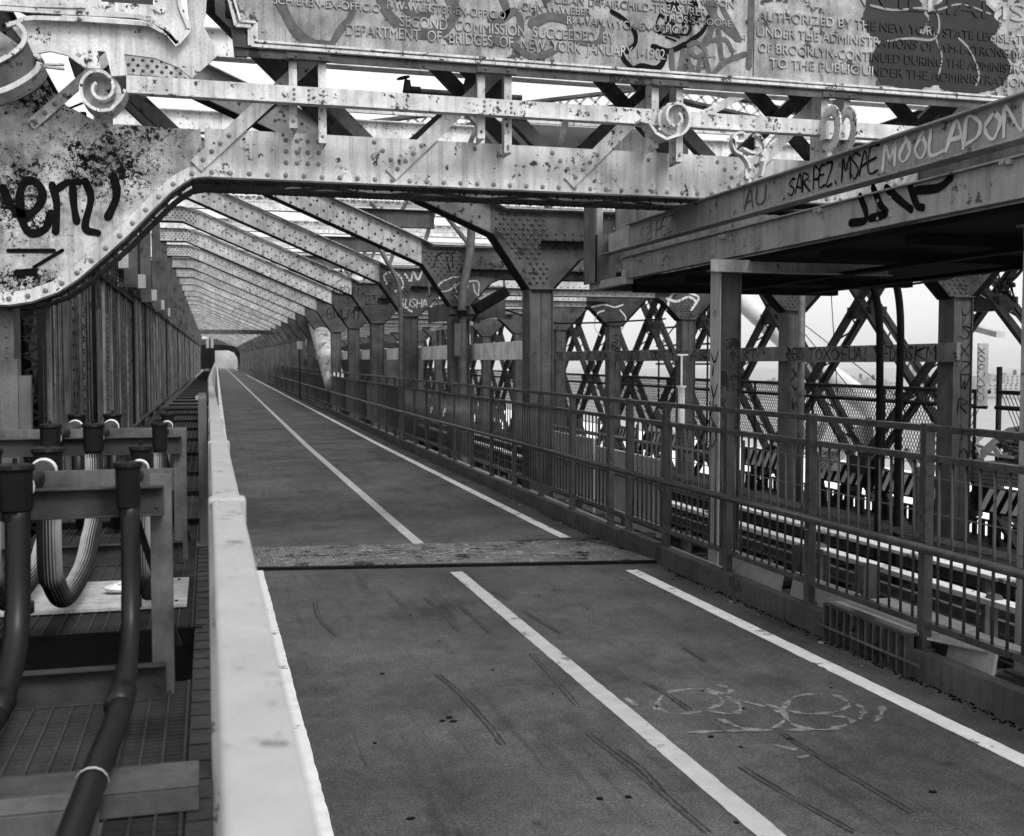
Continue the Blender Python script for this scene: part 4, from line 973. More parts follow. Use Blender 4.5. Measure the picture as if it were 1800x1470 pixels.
    mb = MB(); mb.box(-1.16, -1.15, -.10, .10, 2.76, 4.80); mb.box(-1.15, -.99, -.10, -.09, 2.76, 4.80); mb.box(-.99, -.98, -.10, .10, 2.76, 4.8); mb.build('left_column', M_FRM, t, local=True)
    # upper floorbeam across the whole width with a laced strut over it
    mb = MB(); mb.box(-1.6, 11.2, .30, .325, 5.17, 5.47); line_rivets(mb, (-1.5, 5.44), (11, 5.44), .30, .16, .015, 5); line_rivets(mb, (-1.5, 5.21), (11, 5.21), .30, .16, .015, 5)
    mb.box(-1.6, 11.2, .20, .42, 5.155, 5.169); mb.box(-1.6, 11.2, .20, .42, 5.471, 5.485)
    for x in (-.9, .3, 1.5, 2.7, 3.9, 5.1, 6.3, 7.5, 8.7): mb.box(x-.03, x+.03, .285, .30, 5.17, 5.47)
    mb.build('upper_beam', M_UPB, t, local=True)
    mb = MB(); mb.box(.5, 11.2, 1.6, 1.65, 4.93, 4.97); mb.box(.5, 11.2, 1.6, 1.65, 5.10, 5.13); x = .5
    while x < 11: mb.bar((x, 1.62, 4.96), (x+.12, 1.62, 5.11), .02, .025); mb.bar((x+.12, 1.62, 5.11), (x+.24, 1.62, 4.96), .02, .025); x += .24
    mb.build('laced_strut', M_UPB, t, local=True)
    mb = MB(); mb.box(1.95, 3.75, 1.10, 1.112, 3.93, 4.20); mb.box(1.95, 3.75, 1.03, 1.18, 4.20, 4.212); mb.box(1.95, 3.75, 1.03, 1.18, 3.918, 3.93)
    mb.bar((2.3, 1.0, 3.9), (3.5, .2, 3.5), .06, .06); mb.bar((3.2, 1.1, 4.2), (3.8, 2.6, 5.1), .05, .05); mb.bar((4.1, .2, 3.5), (4.8, 1.6, 5.0), .08, .04); mb.bar((4.2, .2, 3.5), (3.4, 1.6, 5.0), .08, .04)
    mb.build('bracket_beam', M_COLM, t, local=True)
    return t
Y0, SP = 13.1, 4.43
fr = frame_proto()
ordn = ['first', 'second', 'third', 'fourth', 'fifth', 'sixth', 'seventh', 'eighth', 'ninth', 'tenth', 'eleventh', 'twelfth', 'thirteenth', 'fourteenth', 'fifteenth', 'sixteenth', 'seventeenth', 'eighteenth', 'nineteenth', 'twentieth']
FR = []
for k in range(34):
    f = fr if k == 0 else copy_tree(fr)
    y = Y0+SP*k; f.location = (min(.2, PX(y)*.5)-.012*k if k < 12 else -.1+PX(y)*.35, y, PZ(y)*1.0)
    f['group'] = 'riveted portal frames over the path'
    if k < 14: f['label'] = 'riveted sloping steel portal frame, %s one beyond the plaque girder' % ordn[k]
    else: f['label'] = 'riveted sloping steel portal frame far along the path, near the dark archway'
    FR.append(f)
    if k > 9:      # too small in the photo to show these pieces
        for ch in list(f.children):
            if ch.name.startswith('bracket_beam'): bpy.data.objects.remove(ch)

for k in range(2):       # the two nearest bents were repainted in a darker grey
    for ch in FR[k].children:
        m_ = M_FRM if ch.name.startswith('cross_girder') else (mat('frame_paint_mid', .17, .6, .4, 3, spots=.03, sscale=12, scol=.04) if k == 0 and ch.name.startswith('sloping') else None)
        if m_: ch.material_slots[0].link = 'OBJECT'; ch.material_slots[0].material = m_
# ================================================================== PLATFORM on the right
t = thing('work_platform', 'raised steel and plywood work platform on posts, covered in tags, right of the path', 'platform', (4.1, 7.9, 0))
mb = MB(); mb.box(4.05, 4.062, .8, 10.36, 2.79, 3.02); mb.box(4.0, 4.062, .8, 10.36, 3.02, 3.032); mb.box(3.94, 4.062, .8, 10.95, 2.778, 2.79)
for yy in (6.9, 9.8): mb.box(4.044, 4.0498, yy, yy+.006, 2.80, 3.015)
bevel(mb.build('upper_beam', M_BEAM, t), .002)
MB().box(4.045, 4.085, 10.365, 10.95, 2.795, 3.0).build('timber_end', M_WOODL, t)
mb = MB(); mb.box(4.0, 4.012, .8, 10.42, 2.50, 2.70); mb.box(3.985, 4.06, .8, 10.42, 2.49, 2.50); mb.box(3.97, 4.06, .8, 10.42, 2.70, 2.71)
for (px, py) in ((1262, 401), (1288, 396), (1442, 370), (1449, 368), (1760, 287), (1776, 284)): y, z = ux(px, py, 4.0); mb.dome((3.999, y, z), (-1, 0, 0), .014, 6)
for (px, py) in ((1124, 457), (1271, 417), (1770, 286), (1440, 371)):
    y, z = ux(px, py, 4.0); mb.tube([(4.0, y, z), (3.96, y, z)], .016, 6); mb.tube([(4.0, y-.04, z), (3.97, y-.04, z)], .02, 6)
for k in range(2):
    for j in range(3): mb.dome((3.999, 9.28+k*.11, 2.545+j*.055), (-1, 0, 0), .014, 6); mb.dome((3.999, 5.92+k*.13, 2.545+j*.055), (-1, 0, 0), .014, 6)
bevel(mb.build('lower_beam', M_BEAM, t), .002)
mb = MB(); mb.box(3.97, 4.05, 10.26, 11.34, 2.44, 2.52); mb.box(3.965, 4.0, 10.24, 10.36, 2.505, 2.57); bevel(mb.build('timber_edge', M_WOODL, t))
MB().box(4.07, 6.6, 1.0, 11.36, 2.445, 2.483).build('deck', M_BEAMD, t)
mb = MB()
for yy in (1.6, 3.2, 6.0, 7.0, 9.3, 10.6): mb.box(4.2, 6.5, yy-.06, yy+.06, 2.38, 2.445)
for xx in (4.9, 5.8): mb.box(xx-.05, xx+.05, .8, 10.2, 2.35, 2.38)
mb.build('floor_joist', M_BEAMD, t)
mb = MB(); mb.box(3.74, 5.3, 7.86, 7.87, 2.36, 2.455); mb.box(3.74, 5.3, 7.80, 7.87, 2.355, 2.365); bevel(mb.build('cross_bracket', M_BEAM, t), .002)
mb = MB(); mb.box(3.92, 4.15, 11.0, 11.02, 2.5, 3.0); mb.box(3.92, 3.94, 11.0, 11.38, 2.5, 3.45); bevel(mb.build('end_board', M_WOOD, t))
MB().box(3.945, 4.13, 11.36, 11.38, 2.52, 3.46).build('end_board', M_WOODL, t)
MB().box(4.15, 6.2, 11.02, 11.04, 2.7, 3.5).build('back_board', M_WOOD, t)
MB().box(6.18, 6.2, 2.0, 11.0, 2.45, 3.4).build('back_board', M_WOOD, t)
for (x, y, lb) in ((3.845, 8.0, 0), (4.2, 4.93, 1)):
    bevel(MB().box(x, x+.012, y-.085, y+.085, -1.3, 2.374).build('flange', M_BEAM if lb else M_PATCH, t), .002)  # outer flange given a paler colour for the light its face catches
    mb = MB(); mb.box(x+.173, x+.185, y-.085, y+.085, -1.3, 2.374); mb.box(x+.012, x+.173, y-.06, y-.048, -1.3, 2.374)
    mb.box(x-.03, x+.215, y-.11, y+.11, 2.375, 2.39); mb.box(x-.04, x+.23, y-.12, y+.12, -.03, -.01)
    bevel(mb.build('post', M_FRM, t), .002)
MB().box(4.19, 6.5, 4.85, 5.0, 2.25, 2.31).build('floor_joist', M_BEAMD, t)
BF = ((4.0475, 0, 0), (0, -1, 0), (0, 0, 1), (-1, 0, 0)); LF = ((3.9975, 0, 0), (0, -1, 0), (0, 0, 1), (-1, 0, 0))
def tagx(mb, word, xa, xb, ybase, X, h, lw, sharp=False, gap=.25, jit=.06, slant=.1):
    ya, z = ux(xa, ybase, X); z = ybase if ybase < 10 else z; yb, _ = ux(xb, ybase, X); w = (ya-yb)/(len(word)*(1+gap))
    spray(mb, word, (X, ya, z), (0, -1, 0), (0, 0, 1), (-1, 0, 0), h, w, lw, gap, jit, slant, sharp)
mb = MB(); tagx(mb, 'MOOLADON', 1556, 1806, 2.855, 4.0475, .14, .024, gap=.15, jit=.09); mb.build('graffiti', M_SPRAYW, t)
mb = MB(); tagx(mb, '.SAR', 1378, 1428, 2.85, 4.0475, .13, .014, False, .05, .1); tagx(mb, 'PEZ.', 1434, 1480, 2.855, 4.0475, .14, .014, False, .15, .08); tagx(mb, 'MSAE', 1484, 1548, 2.855, 4.0475, .15, .014, False, .05, .08); mb.build('graffiti', M_SPRAYB, t)
mb = MB(); tagx(mb, 'SZ', 1125, 1150, 2.83, 4.0475, .12, .008); tagx(mb, 'PEZ"', 1156, 1198, 2.84, 4.0475, .14, .011, True); tagx(mb, 'AU', 1313, 1352, 2.85, 4.0475, .14, .022); mb.build('graffiti', M_SPRAYG, t)
mb = MB()
for st in ([(1512, 345), (1522, 372), (1520, 388), (1495, 392)], [(1535, 330), (1548, 360), (1558, 375), (1530, 384)], [(1558, 330), (1585, 355), (1602, 368)], [(1600, 328), (1612, 360), (1622, 365)], [(1610, 335), (1650, 330), (1672, 312)]):
    mb.ribbon([(-ux(x, y, 3.9975)[0], ux(x, y, 3.9975)[1]) for x, y in st], .05, *LF, 5)
mb.build('graffiti', M_SPRAYB, t)
mb = MB(); tagx(mb, 'WMWS', 1195, 1250, 2.56, 3.9975, .09, .003, True); tagx(mb, 'MONSZ', 1282, 1345, 2.57, 3.9975, .10, .003, True); mb.build('graffiti', M_SPRAYG, t)
mb = MB(); 
for k, (ch, z) in enumerate((('Y', 1.35), ('Y', 1.1), ('K', .95), ('O', .78))): spray(mb, ch, (3.843, 8.07, z+.2), (0, -1, 0), (0, 0, 1), (-1, 0, 0), .19, .12, .014, 0, .1, .1, True)
spray(mb, 'O', (3.843, 8.02, 2.02), (0, -1, 0), (0, 0, 1), (-1, 0, 0), .05, .05, .005); mb.build('graffiti', M_SPRAYB, t)
mb = MB()
for k, (ch, z) in enumerate((('S', 1.62), ('D', 1.3), ('C', 1.4), ('U', 1.05), ('M', .2))): spray(mb, ch, (4.2, 4.8185, z), (1, 0, 0), (0, 0, 1), (0, -1, 0), .22, .16, .02, 0, .08, .1)
mb.box(4.195, 4.445, 4.808, 4.8195, -1.2, 2.3) if False else None
mb.build('graffiti', M_SPRAYB, t)

# ================================================================== guard beams along both column rows
t = thing('guard_beam', 'dark graffiti covered beam running along the far row of columns', 'beam', (9.8, 12.9, 1.8))
mb = MB(); 
for k in range(14): y = 12.75+k*SP; mb.box(9.66, 9.72, y, y+SP-.02, 1.67+PZ(y), 1.92+PZ(y)); mb.box(9.66, 9.76, y, y+SP-.02, 1.915+PZ(y), 1.925+PZ(y))
bevel(mb.build('beam', M_BAR, t)); 
mb = MB(); random.seed(21); words = ['TOXO', 'FUA!!', 'DOOS', 'KM', 'AB', 'ARTI', 'GROWS', 'NEKS', 'DUST', 'BUTTY', 'NERD', 'FEZ', 'SOKE', 'MAZE']
def gb(word, px0, px1, lw=.02): 
    ya, z = ux(px0, 636, 9.655); yb, _ = ux(px1, 636, 9.655); w = abs(ya-yb)/(len(word)*1.2); spray(mb, word, (9.658, ya, 1.69+PZ(ya)), (0, -1, 0), (0, 0, 1), (-1, 0, 0), .19, w, lw, .2, .07, .1, True)
for wd, a, b in (('RT', 1306, 1330), ('NERD', 1388, 1412), ('TOXO', 1420, 1475), ('FUA!', 1480, 1528), ('FDOOS', 1555, 1605), ('KM', 1608, 1648), ('AB', 1212, 1248), ('92', 1186, 1200), ('SCRAPS', 1142, 1170), ('FEZS', 1080, 1100), ('BUTTY', 1102, 1122), ('MUSH', 1052, 1068), ('ATIN', 1030, 1050), ('DUST', 1002, 1022), ('TEAL', 972, 992)): gb(wd, a, b)
mb.build('graffiti', M_SPRAYB, t)
t = thing('guard_beam', 'shiny pale metal band running along the near row of columns', 'beam', (4.15, 13.4, 1.8))
mb = MB(); 
for k in range(9):
    y = 13.15+k*SP+.28; mb.box(4.10, 4.13, y, y+SP-.06, 1.70+PZ(y), 1.95+PZ(y)); mb.box(4.10, 4.2, y, y+SP-.06, 1.945+PZ(y), 1.955+PZ(y))
bevel(mb.build('band', M_GALVL, t), .002)
t = thing('landing', 'small railed steel landing with ladder rails behind the column with the thick pipe', 'landing', (4.3, 20, 2))
mb = MB(); mb.box(4.28, 4.31, 18.2, 21.8, 2.30, 2.37); mb.build('top_rail', M_GALVL, t)
mb = MB()
for k in range(8): mb.box(4.30, 4.34, 18.3+k*.48, 18.36+k*.48, 1.95, 2.30)
mb.build('stanchion', M_GALV, t)
mb = MB(); mb.box(4.15, 4.95, 18.5, 21.2, 2.48, 2.54); mb.box(4.13, 4.15, 18.5, 21.2, 2.44, 2.74); mb.box(4.13, 4.95, 18.48, 18.5, 2.44, 2.74); mb.build('floor', M_COLM, t)
mb = MB()
for yy in (18.5, 19.4, 20.3, 21.17): mb.box(4.13, 4.16, yy, yy+.03, 2.54, 3.35)
mb.box(4.92, 4.95, 18.5, 18.53, 2.54, 3.35)
for z in (3.33, 2.95): mb.box(4.13, 4.16, 18.5, 21.2, z, z+.03); mb.box(4.13, 4.95, 18.5, 18.53, z, z+.03)
mb.build('guard_rail', M_GALV, t)
tag(MB().box(5.2, 6.6, 36, 66, -1.3, 2.35).build('equipment_cabin', M_FRM), 'long plain dark equipment cabin beside the tracks, far beyond the near columns', 'cabin')
t = thing('floodlight', 'dark boxy floodlight tilted upward beside the landing', 'lamp', (5.9, 17.2, 2.7))
a = uy(835, 545, 17.2); b = uy(890, 512, 17.2)
mb = MB().bar((a[0], 17.2, a[1]), (b[0], 17.2, b[1]), .25, .17); bevel(mb.build('housing', M_FRD, t), .02)
mb = MB().bar((a[0]-.05, 17.2, a[1]-.18), (a[0]+.12, 17.2, a[1]+.05), .03, .03); mb.build('arm', M_FRD, t)
# pipes on near columns
t = thing('column_pipe', 'thick pale pipe with a bent top strapped to the second near column', 'pipe', (3.9, 17.3, 0))
MB().tube(smooth_cr([(4.10, 17.35, 4.1), (4.07, 17.3, 3.75), (4.04, 17.28, 3.4), (3.93, 17.25, 2.85), (3.90, 17.24, 2.4), (3.905, 17.24, 1.5), (3.91, 17.24, -1.2)], 5), .068, 12).build('pipe', M_GALV, t, smooth=True)
mb = MB(); mb.tube([(3.90, 17.24, 2.42), (3.90, 17.24, 2.50)], .085, 12); mb.bar((3.70, 17.2, 2.42), (4.14, 17.2, 2.42), .2, .03); mb.build('strap', M_FRD, t)
MB().box(3.74, 3.84, 17.05, 17.10, 1.78, 2.28).build('junction_box', M_GALV, t)
t = thing('column_pipe', 'thin pale pipe snaking down the third near column', 'pipe', (3.66, 21.7, 0))
MB().tube(smooth_cr([(3.2, 21.8, 4.1), (3.38, 21.7, 3.71), (3.63, 21.68, 3.21), (3.67, 21.67, 2.54), (3.66, 21.67, 1.43), (3.66, 21.67, -1)], 5), .045, 10).build('pipe', M_GALV, t, smooth=True)
t = thing('column_pipe', 'slim pale standpipe fixed to the second far column beside the mesh fence', 'pipe', (9.9, 17.2, 0))
a = uy(1410, 500, 17.1)[0]; MB().tube([(a, 17.1, 3.0), (a, 17.1, .95), (a, 17.1, .8), (a, 17.1, -1)], .06, 10).build('pipe', M_GALV, t, smooth=True)
MB().tube([(a, 17.1, 1.12), (a, 17.1, 1.2)], .09, 10).build('valve', M_GALV, t)
t = thing('standpipe', 'short white standpipe with flange on the third far column', 'pipe', (9.1, 21.4, 0))
a = uy(1198, 660, 21.3)[0]; mb = MB().tube([(a, 21.3, 1.85), (a, 21.3, 1.2)], .022, 8); mb.tube([(a, 21.3, 1.2), (a, 21.3, 1.16)], .10, 10); mb.tube([(a, 21.3, 1.16), (a, 21.3, .4)], .07, 10); mb.bar((a-.1, 21.3, 1.84), (a+.14, 21.3, 1.84), .04, .03); mb.build('pipe', M_GALVL, t, smooth=False)
# two bowed black conduits
for k, (pp, lb) in enumerate(((((7.25, 3.02), (7.55, 2.95), (7.76, 2.80), (7.92, 2.49), (7.98, 2.1), (7.99, 1.79), (8.0, .95), (8.0, -1.2)), 'left one of two black pipes bending over beneath the platform'), (((7.8, 3.0), (8.05, 2.92), (8.2, 2.65), (8.27, 2.25), (8.28, 1.7), (8.27, 1.2), (8.27, .9), (8.27, -1.2)), 'right one of two black pipes bending over beneath the platform'))):
    o = MB().tube(smooth_cr([(x, 12, z) for x, z in pp], 6), .045, 12).build('bent_pipe', M_FRD, smooth=True); tag(o, lb, 'pipe')
# hanging cable and plug bunch near the first far column
o = MB().tube(smooth_cr([(6.8, 12.8, 2.9), (7.61, 12.8, 2.70), (8.2, 12.8, 2.635), (8.88, 12.8, 2.69), (9.6, 12.8, 2.80)], 6), .018, 6).build('hanging_cable', M_FRD, smooth=True); tag(o, 'black cable sagging between the bent pipes and the first far column', 'cable')
o = MB().tube(smooth_cr([(5.2, 21.7, 2.95), (6.6, 21.7, 2.52), (7.7, 21.7, 2.5), (8.6, 21.7, 2.55), (9.3, 21.7, 2.6)], 6), .02, 6).build('hanging_cable', M_FRD, smooth=True); tag(o, 'black cable sagging toward the third far column beyond the platform', 'cable')
t = thing('cable_bunch', 'bunch of loose black cables with plugs sticking out from the first far column knee', 'cable', (10.5, 12.9, 2.5)); mb = MB(); random.seed(4)
for k in range(7):
    e = uy((1772, 1778, 1768, 1779, 1770, 1764, 1774)[k], (488, 500, 505, 502, 490, 504, 497)[k], 12.7); mb.tube(smooth_cr([(10.45, 12.95, 2.62+k*.02), (10.5+.02*k, 12.8, 2.66-.03*k), (e[0], 12.7, e[1])], 4), .008, 5); mb.tube([(e[0]-.03, 12.7, e[1]), (e[0]+.04, 12.7, e[1])], .028, 6)
mb.build('cables', M_FRD, t)
o = MB().tube(smooth_cr([(10.75, 12.9, 3.3), (10.83, 12.9, 3.15), (10.82, 12.9, 3.0), (10.7, 12.9, 2.85), (10.5, 12.9, 2.7)], 6), .025, 6).build('cable_loop', M_FRD, smooth=True); tag(o, 'thick black cable looping over the first far column knee', 'cable')
tag(MB().box(10.08, 10.24, 12.85, 12.87, 1.08, 1.93).build('notice_board', M_PATCH), 'narrow pale upright board with scrawled writing beside the first far column', 'sign')
mb = MB(); spray(mb, 'CODCOOX', (10.18, 12.8475, 1.13), (0, 0, 1), (-1, 0, 0), (0, -1, 0), .11, .09, .008, .2, .08, .1)
mb.build('scrawl', M_SPRAYB, bpy.data.objects['notice_board'])
# graffiti on gussets and columns, attached as parts of the frames
def fg(k, mbx, m): 
    f = FR[k]; o = mbx.build('graffiti', m, f); return o
yA = Y0-.0185
def sprayY(mb, word, pxa, pya, k, h, w, lw, **kw):
    Y = Y0+SP*k-.018; x, z = uy(pxa, pya, Y); spray(mb, word, (x, Y, z), (1, 0, 0), (0, 0, 1), (0, -1, 0), h, w, lw, **kw)
def strokesY(mb, sts, k, w, dy=-.018):
    Y = Y0+SP*k+dy
    for st in sts: mb.ribbon([uy(x, y, Y) for x, y in st], w, (0, Y, 0), (1, 0, 0), (0, 0, 1), (0, -1, 0), 5)
mb = MB(); sprayY(mb, 'COR', 1650, 446, 0, .13, .09, .014, sharp=True); strokesY(mb, [[(1735, 455), (1722, 470), (1726, 482), (1738, 478), (1740, 462), (1730, 455)], [(1728, 456), (1730, 480), (1738, 462)], [(1712, 430), (1740, 422), (1742, 440), (1720, 446), (1738, 450), (1752, 440)], [(1725, 415), (1750, 432), (1735, 448)], [(1745, 415), (1752, 425), (1760, 418)]], 0, .014)
for j, (wd, z) in enumerate((('Y', 2.2), ('S', 2.0), ('X', 1.75), ('Z', 1.5), ('W', 1.32), ('R', .98), ('Y', .62), ('O', .3))): spray(mb, wd, (9.85, Y0-.1425, z), (1, 0, 0), (0, 0, 1), (0, -1, 0), .18, .16, .013, 0, .12, .2)
fg(0, mb, M_SPRAYB)
mb = MB(); strokesY(mb, [[(1718, 520), (1722, 506), (1730, 504), (1728, 512), (1718, 514), (1732, 524)], [(1680, 522), (1692, 530), (1700, 520), (1708, 530), (1716, 518)]], 0, .012); fg(0, mb, M_SPRAYL)
mb = MB(); strokesY(mb, [[(808, 505), (812, 490), (795, 488), (772, 500), (774, 512), (790, 510), (800, 500)], [(820, 488), (822, 505), (812, 520), (800, 508), (806, 498)], [(800, 520), (812, 528), (820, 520)], [(832, 500), (836, 515), (850, 524), (870, 512)], [(808, 498), (840, 495), (842, 520), (858, 518)]], 1, .022); fg(1, mb, M_SPRAYM)
mb = MB(); strokesY(mb, [[(680, 500), (675, 485), (690, 478), (705, 488), (708, 505), (695, 512)], [(712, 482), (722, 495), (726, 478), (735, 492), (742, 476)], [(700, 520), (712, 540), (724, 548)]], 2, .04); sprayY(mb, 'SUSHA', 702, 540, 2, .16, .09, .02, sharp=True); fg(2, mb, M_SPRAYM)
mb = MB(); sprayY(mb, 'ORIN', 585, 520, 3, .2, .12, .014); sprayY(mb, 'ENUMT', 575, 560, 4, .25, .15, .02); sprayY(mb, 'CEC', 640, 535, 3, .2, .12, .014)
fg(3, mb, M_SPRAYB)
mb = MB(); strokesY(mb, [[(768, 450), (780, 444), (796, 446), (800, 440)], [(762, 470), (768, 452)], [(785, 452), (790, 475), (792, 480)], [(795, 450), (796, 470)]], 1, .02); fg(1, mb, M_SPRAYB)
mb = MB(); strokesY(mb, [[(1062, 546), (1050, 552), (1045, 575), (1055, 590)], [(1090, 545), (1100, 560), (1092, 582)], [(1040, 540), (1062, 536), (1080, 540), (1095, 536)]], 3, .035); fg(3, mb, M_SPRAYW)
mb = MB(); strokesY(mb, [[(1172, 545), (1180, 520), (1200, 512), (1220, 518), (1228, 525), (1215, 545)], [(1172, 525), (1190, 530), (1210, 522), (1224, 530)]], 2, .05)
fg(2, mb, M_SPRAYW)
mb = MB()
for j, (wd, z) in enumerate((('S', 2.2), ('B', 2.0), ('A', 1.75), ('I', 1.55))): spray(mb, wd, (9.84-.036, Y0+SP*3-.1425, z), (1, 0, 0), (0, 0, 1), (0, -1, 0), .18, .18, .02, 0, .04, 0, True)
fg(3, mb, M_SPRAYB)
mb = MB()
for j, (wd, z) in enumerate((('X', 1.35), ('Y', 1.1), ('W', .85))): spray(mb, wd, (9.84-.012, Y0+SP-.1425, z), (1, 0, 0), (0, 0, 1), (0, -1, 0), .22, .18, .018, 0, .1, 0, True)
fg(1, mb, M_SPRAYB)

# ================================================================== chain-link fence beyond the tracks
def chain(y0, y1, label, x=10.55):
    t = thing('chain_link_fence', label, 'fence', (x, y0, -.2))
    mb = MB(); mb.tube([(x, y0, 1.25+PZ(y0)), (x, y1, 1.25+PZ(y1))], .03, 8); mb.tube([(x-.05, y0, 1.04+PZ(y0)), (x-.05, y1, 1.04+PZ(y1))], .032, 8); mb.build('rail', M_TRUSS, t, smooth=True)
    y = y0+.3; fp = None
    while y < y1:
        o = MB().tube([(x, y, -.2+PZ(y)), (x, y, 1.27+PZ(y))], .025, 6).build('post', M_TRUSS, t, smooth=True); y += 2.2
    mb = MB(); s_ = .075 if y0 < 28 else .12; z0, z1 = .10, 1.25; H = z1-z0; y = y0-H*.6
    while y < y1:
        for d in (1, -1):
            a, b = (y, y+H*.62) if d > 0 else (y+H*.62, y)
            za, zb = z0, z1
            if a < y0 or b < y0 or a > y1 or b > y1: continue
            mb.bar((x+.006*d, a, za+PZ(a)), (x+.006*d, b, zb+PZ(b)), .008, .008)
        y += s_
    mb.build('wire_mesh', M_TRUSS, t); return t
chain(11.0, 13.0, 'dark chain link fence panel right of the first far column')
chain(13.2, 28.0, 'dark chain link fence with two pipe rails beyond the tracks')
chain(28.2, 60.0, 'distant stretch of chain link fence beyond the tracks')
# diagonal striped barrier boards
def stripes(y0, y1, label, x=9.98, n=7, z0=-.30, z1=.0):
    t = thing('hazard_barrier', label, 'barrier', (x, y0, z0)); z0 += PZ(y0); z1 += PZ(y0)
    mb = MB().box(x, x+.03, y0, y1, z0-.03, z1+.03); mb.build('board', M_STRB, t)
    mb = MB(); w = (y1-y0)/n; s_ = (z1-z0)*.75
    for k in range(n):
        a = y0+w*k; mb.prism([(a+s_*.9, z0), (a+s_*.9+w*.5, z0), (a+w*.5, z1), (a, z1)], x-.003, x-.0005, 'x') if a+s_*.9+w*.5 <= y1+.01 else None
    fixn(mb.build('stripe', M_STRW, t))
    mb = MB()
    for yy in (y0+.3, y1-.3): mb.bar((x+.06, yy, -1.3), (x+.06, yy, z1+.03), .06, .06); mb.bar((x+.1, yy-.25, -1.3), (x+.06, yy, z0), .04, .04)
    mb.build('stand', M_FRD, t); return t
stripes(10.9, 12.75, 'striped black and white barrier board at the right edge of the photo', n=9)
stripes(13.4, 15.2, 'striped black and white barrier board between first and second far columns, nearer one', n=9)
stripes(15.3, 17.0, 'striped black and white barrier board between first and second far columns, farther one', n=8)
stripes(17.7, 19.5, 'striped black and white barrier board just beyond the second far column', n=8)
stripes(22.2, 24.2, 'striped black and white barrier board beyond the third far column', n=9)
stripes(25.0, 26.6, 'small far striped barrier board behind the near gusset column', n=8)
# small warning notices on the barrier rail
t = thing('warning_sign', 'small white warning notice with dark lettering above the striped barrier', 'sign', (9.9, 16.2, 0))
MB().box(9.90, 9.912, 15.93, 16.52, -.10, .22).build('panel', M_STRW, t)
mb = MB()
for wd, z in (('DANGER', .13), ('KEEP', .02), ('OUT', -.08)): spray(mb, wd, (9.8985, 16.49, z), (0, -1, 0), (0, 0, 1), (-1, 0, 0), .075, .075 if len(wd) > 4 else .10, .014, .25, 0, 0, True)
mb.build('lettering', M_STRB, t)
o = MB().box(9.9, 9.915, 15.2, 15.75, -.08, .20).build('notice', M_TRUSS); tag(o, 'dark unreadable notice plate beside the white warning notice', 'sign')
# cable guard lines on stanchions in front of the barriers
t = thing('guard_line', 'two thin wire lines on stanchions in front of the striped barriers', 'railing', (9.4, 10.5, -1.3))
mb = MB(); [mb.tube([(9.42, 9.5, z), (9.42, 34, z+.0045*20)], .012, 5) for z in (.10, -.38)]; mb.build('wire', M_GALV, t)
mb = MB(); y = 10.6
while y < 34: mb.box(9.42, 9.47, y, y+.05, -1.3, .22+PZ(y)); y += 2.6
mb.build('stanchion', M_FRM, t)
# ledge with slotted face
mb = MB(); mb.box(9.1, 10.1, 4, 90, -.90, -.76); mb.build('trackside_ledge', M_TRUSS)['kind'] = 'structure'
mb = MB(); y = 9.0
while y < 26: mb.box(12.72, 12.76, y, y+.10, -1.3, -1.02); y += .2
mb.box(12.70, 12.78, 9, 26, -1.02, -.99); tag(mb.build('slotted_guard', M_FRD), 'low black slotted guard along the bright outer roadway', 'railing')
# tarpaulin heap on pallets at the right edge
def heap(cx, cy, cz, rx, ry, rz, name, m, seed, n=26):
    random.seed(seed); me = bpy.data.meshes.new(name); bm = bmesh.new(); bmesh.ops.create_icosphere(bm, subdivisions=5, radius=1)
    from mathutils import noise as NZ
    for v in bm.verts:
        p = v.co.copy(); d = 1+.28*NZ.noise(p*2.2+Vector((seed, 0, 0)))+.14*NZ.noise(Vector((p.x*3, p.y*4, p.z*12)))+.05*NZ.noise(p*16)
        v.co = Vector((cx+p.x*rx*d, cy+p.y*ry*d, cz+max(p.z, -.6)*rz*d))
    bm.to_mesh(me); bm.free(); me.materials.append(m); o = bpy.data.objects.new(name, me); COL.objects.link(o); return o
tag(heap(10.95, 12.45, .50, .45, .85, .38, 'tarp_heap', M_TARP, 3), 'crumpled grey tarpaulin heap piled behind the first far column', 'tarpaulin')
tag(heap(11.3, 12.6, .2, .3, .5, .3, 'sack', mat('sack', .4, .7, .3, 6), 8), 'pale sack lying under the tarpaulin heap', 'sack')
mb = MB(); random.seed(14)
for k in range(16):
    y = random.uniform(11.4, 13.4); z = random.uniform(.2, .5); mb.bar((10.42+random.uniform(0, .2), y, z), (10.5+random.uniform(0, .3), y+random.uniform(-.8, .8), z+random.uniform(-.12, .12)), .03, .04)
tag(mb.build('timber_scraps', M_WOODL), 'loose timber scraps and sticks in front of the tarpaulin heap', 'timber', kind='stuff')
t = thing('plywood_stack', 'stack of weathered plywood sheets under the tarpaulin heap', 'plywood', (10.2, 12.3, .0))
for k in range(5): MB().box(10.1+.01*k, 11.8, 11.2, 13.15-.02*k, .04+k*.055, .085+k*.055).build('sheet', M_WOOD, t)
for k, (px, lb) in enumerate(((1757, 'dark upright pole beyond the tarpaulin heap'),)):
    y, z = ux(px, 645, 12.0); tag(MB().box(11.97, 12.03, y-.03, y+.03, -1, z).build('pole', M_TRUSS), lb, 'pole')
mb = MB(); random.seed(2)
for k in range(40):
    y = random.uniform(14, 27); x = random.uniform(10.8, 12.5); s_ = random.uniform(.06, .25); mb.bar((x, y, -.2), (x+random.uniform(-.5, .5), y+random.uniform(-.6, .6), random.uniform(-.2, .7)), s_*.4, s_)
tag(mb.build('construction_clutter', M_PATCH), 'jumbled pale construction material behind the chain link fence', 'debris', kind='stuff')

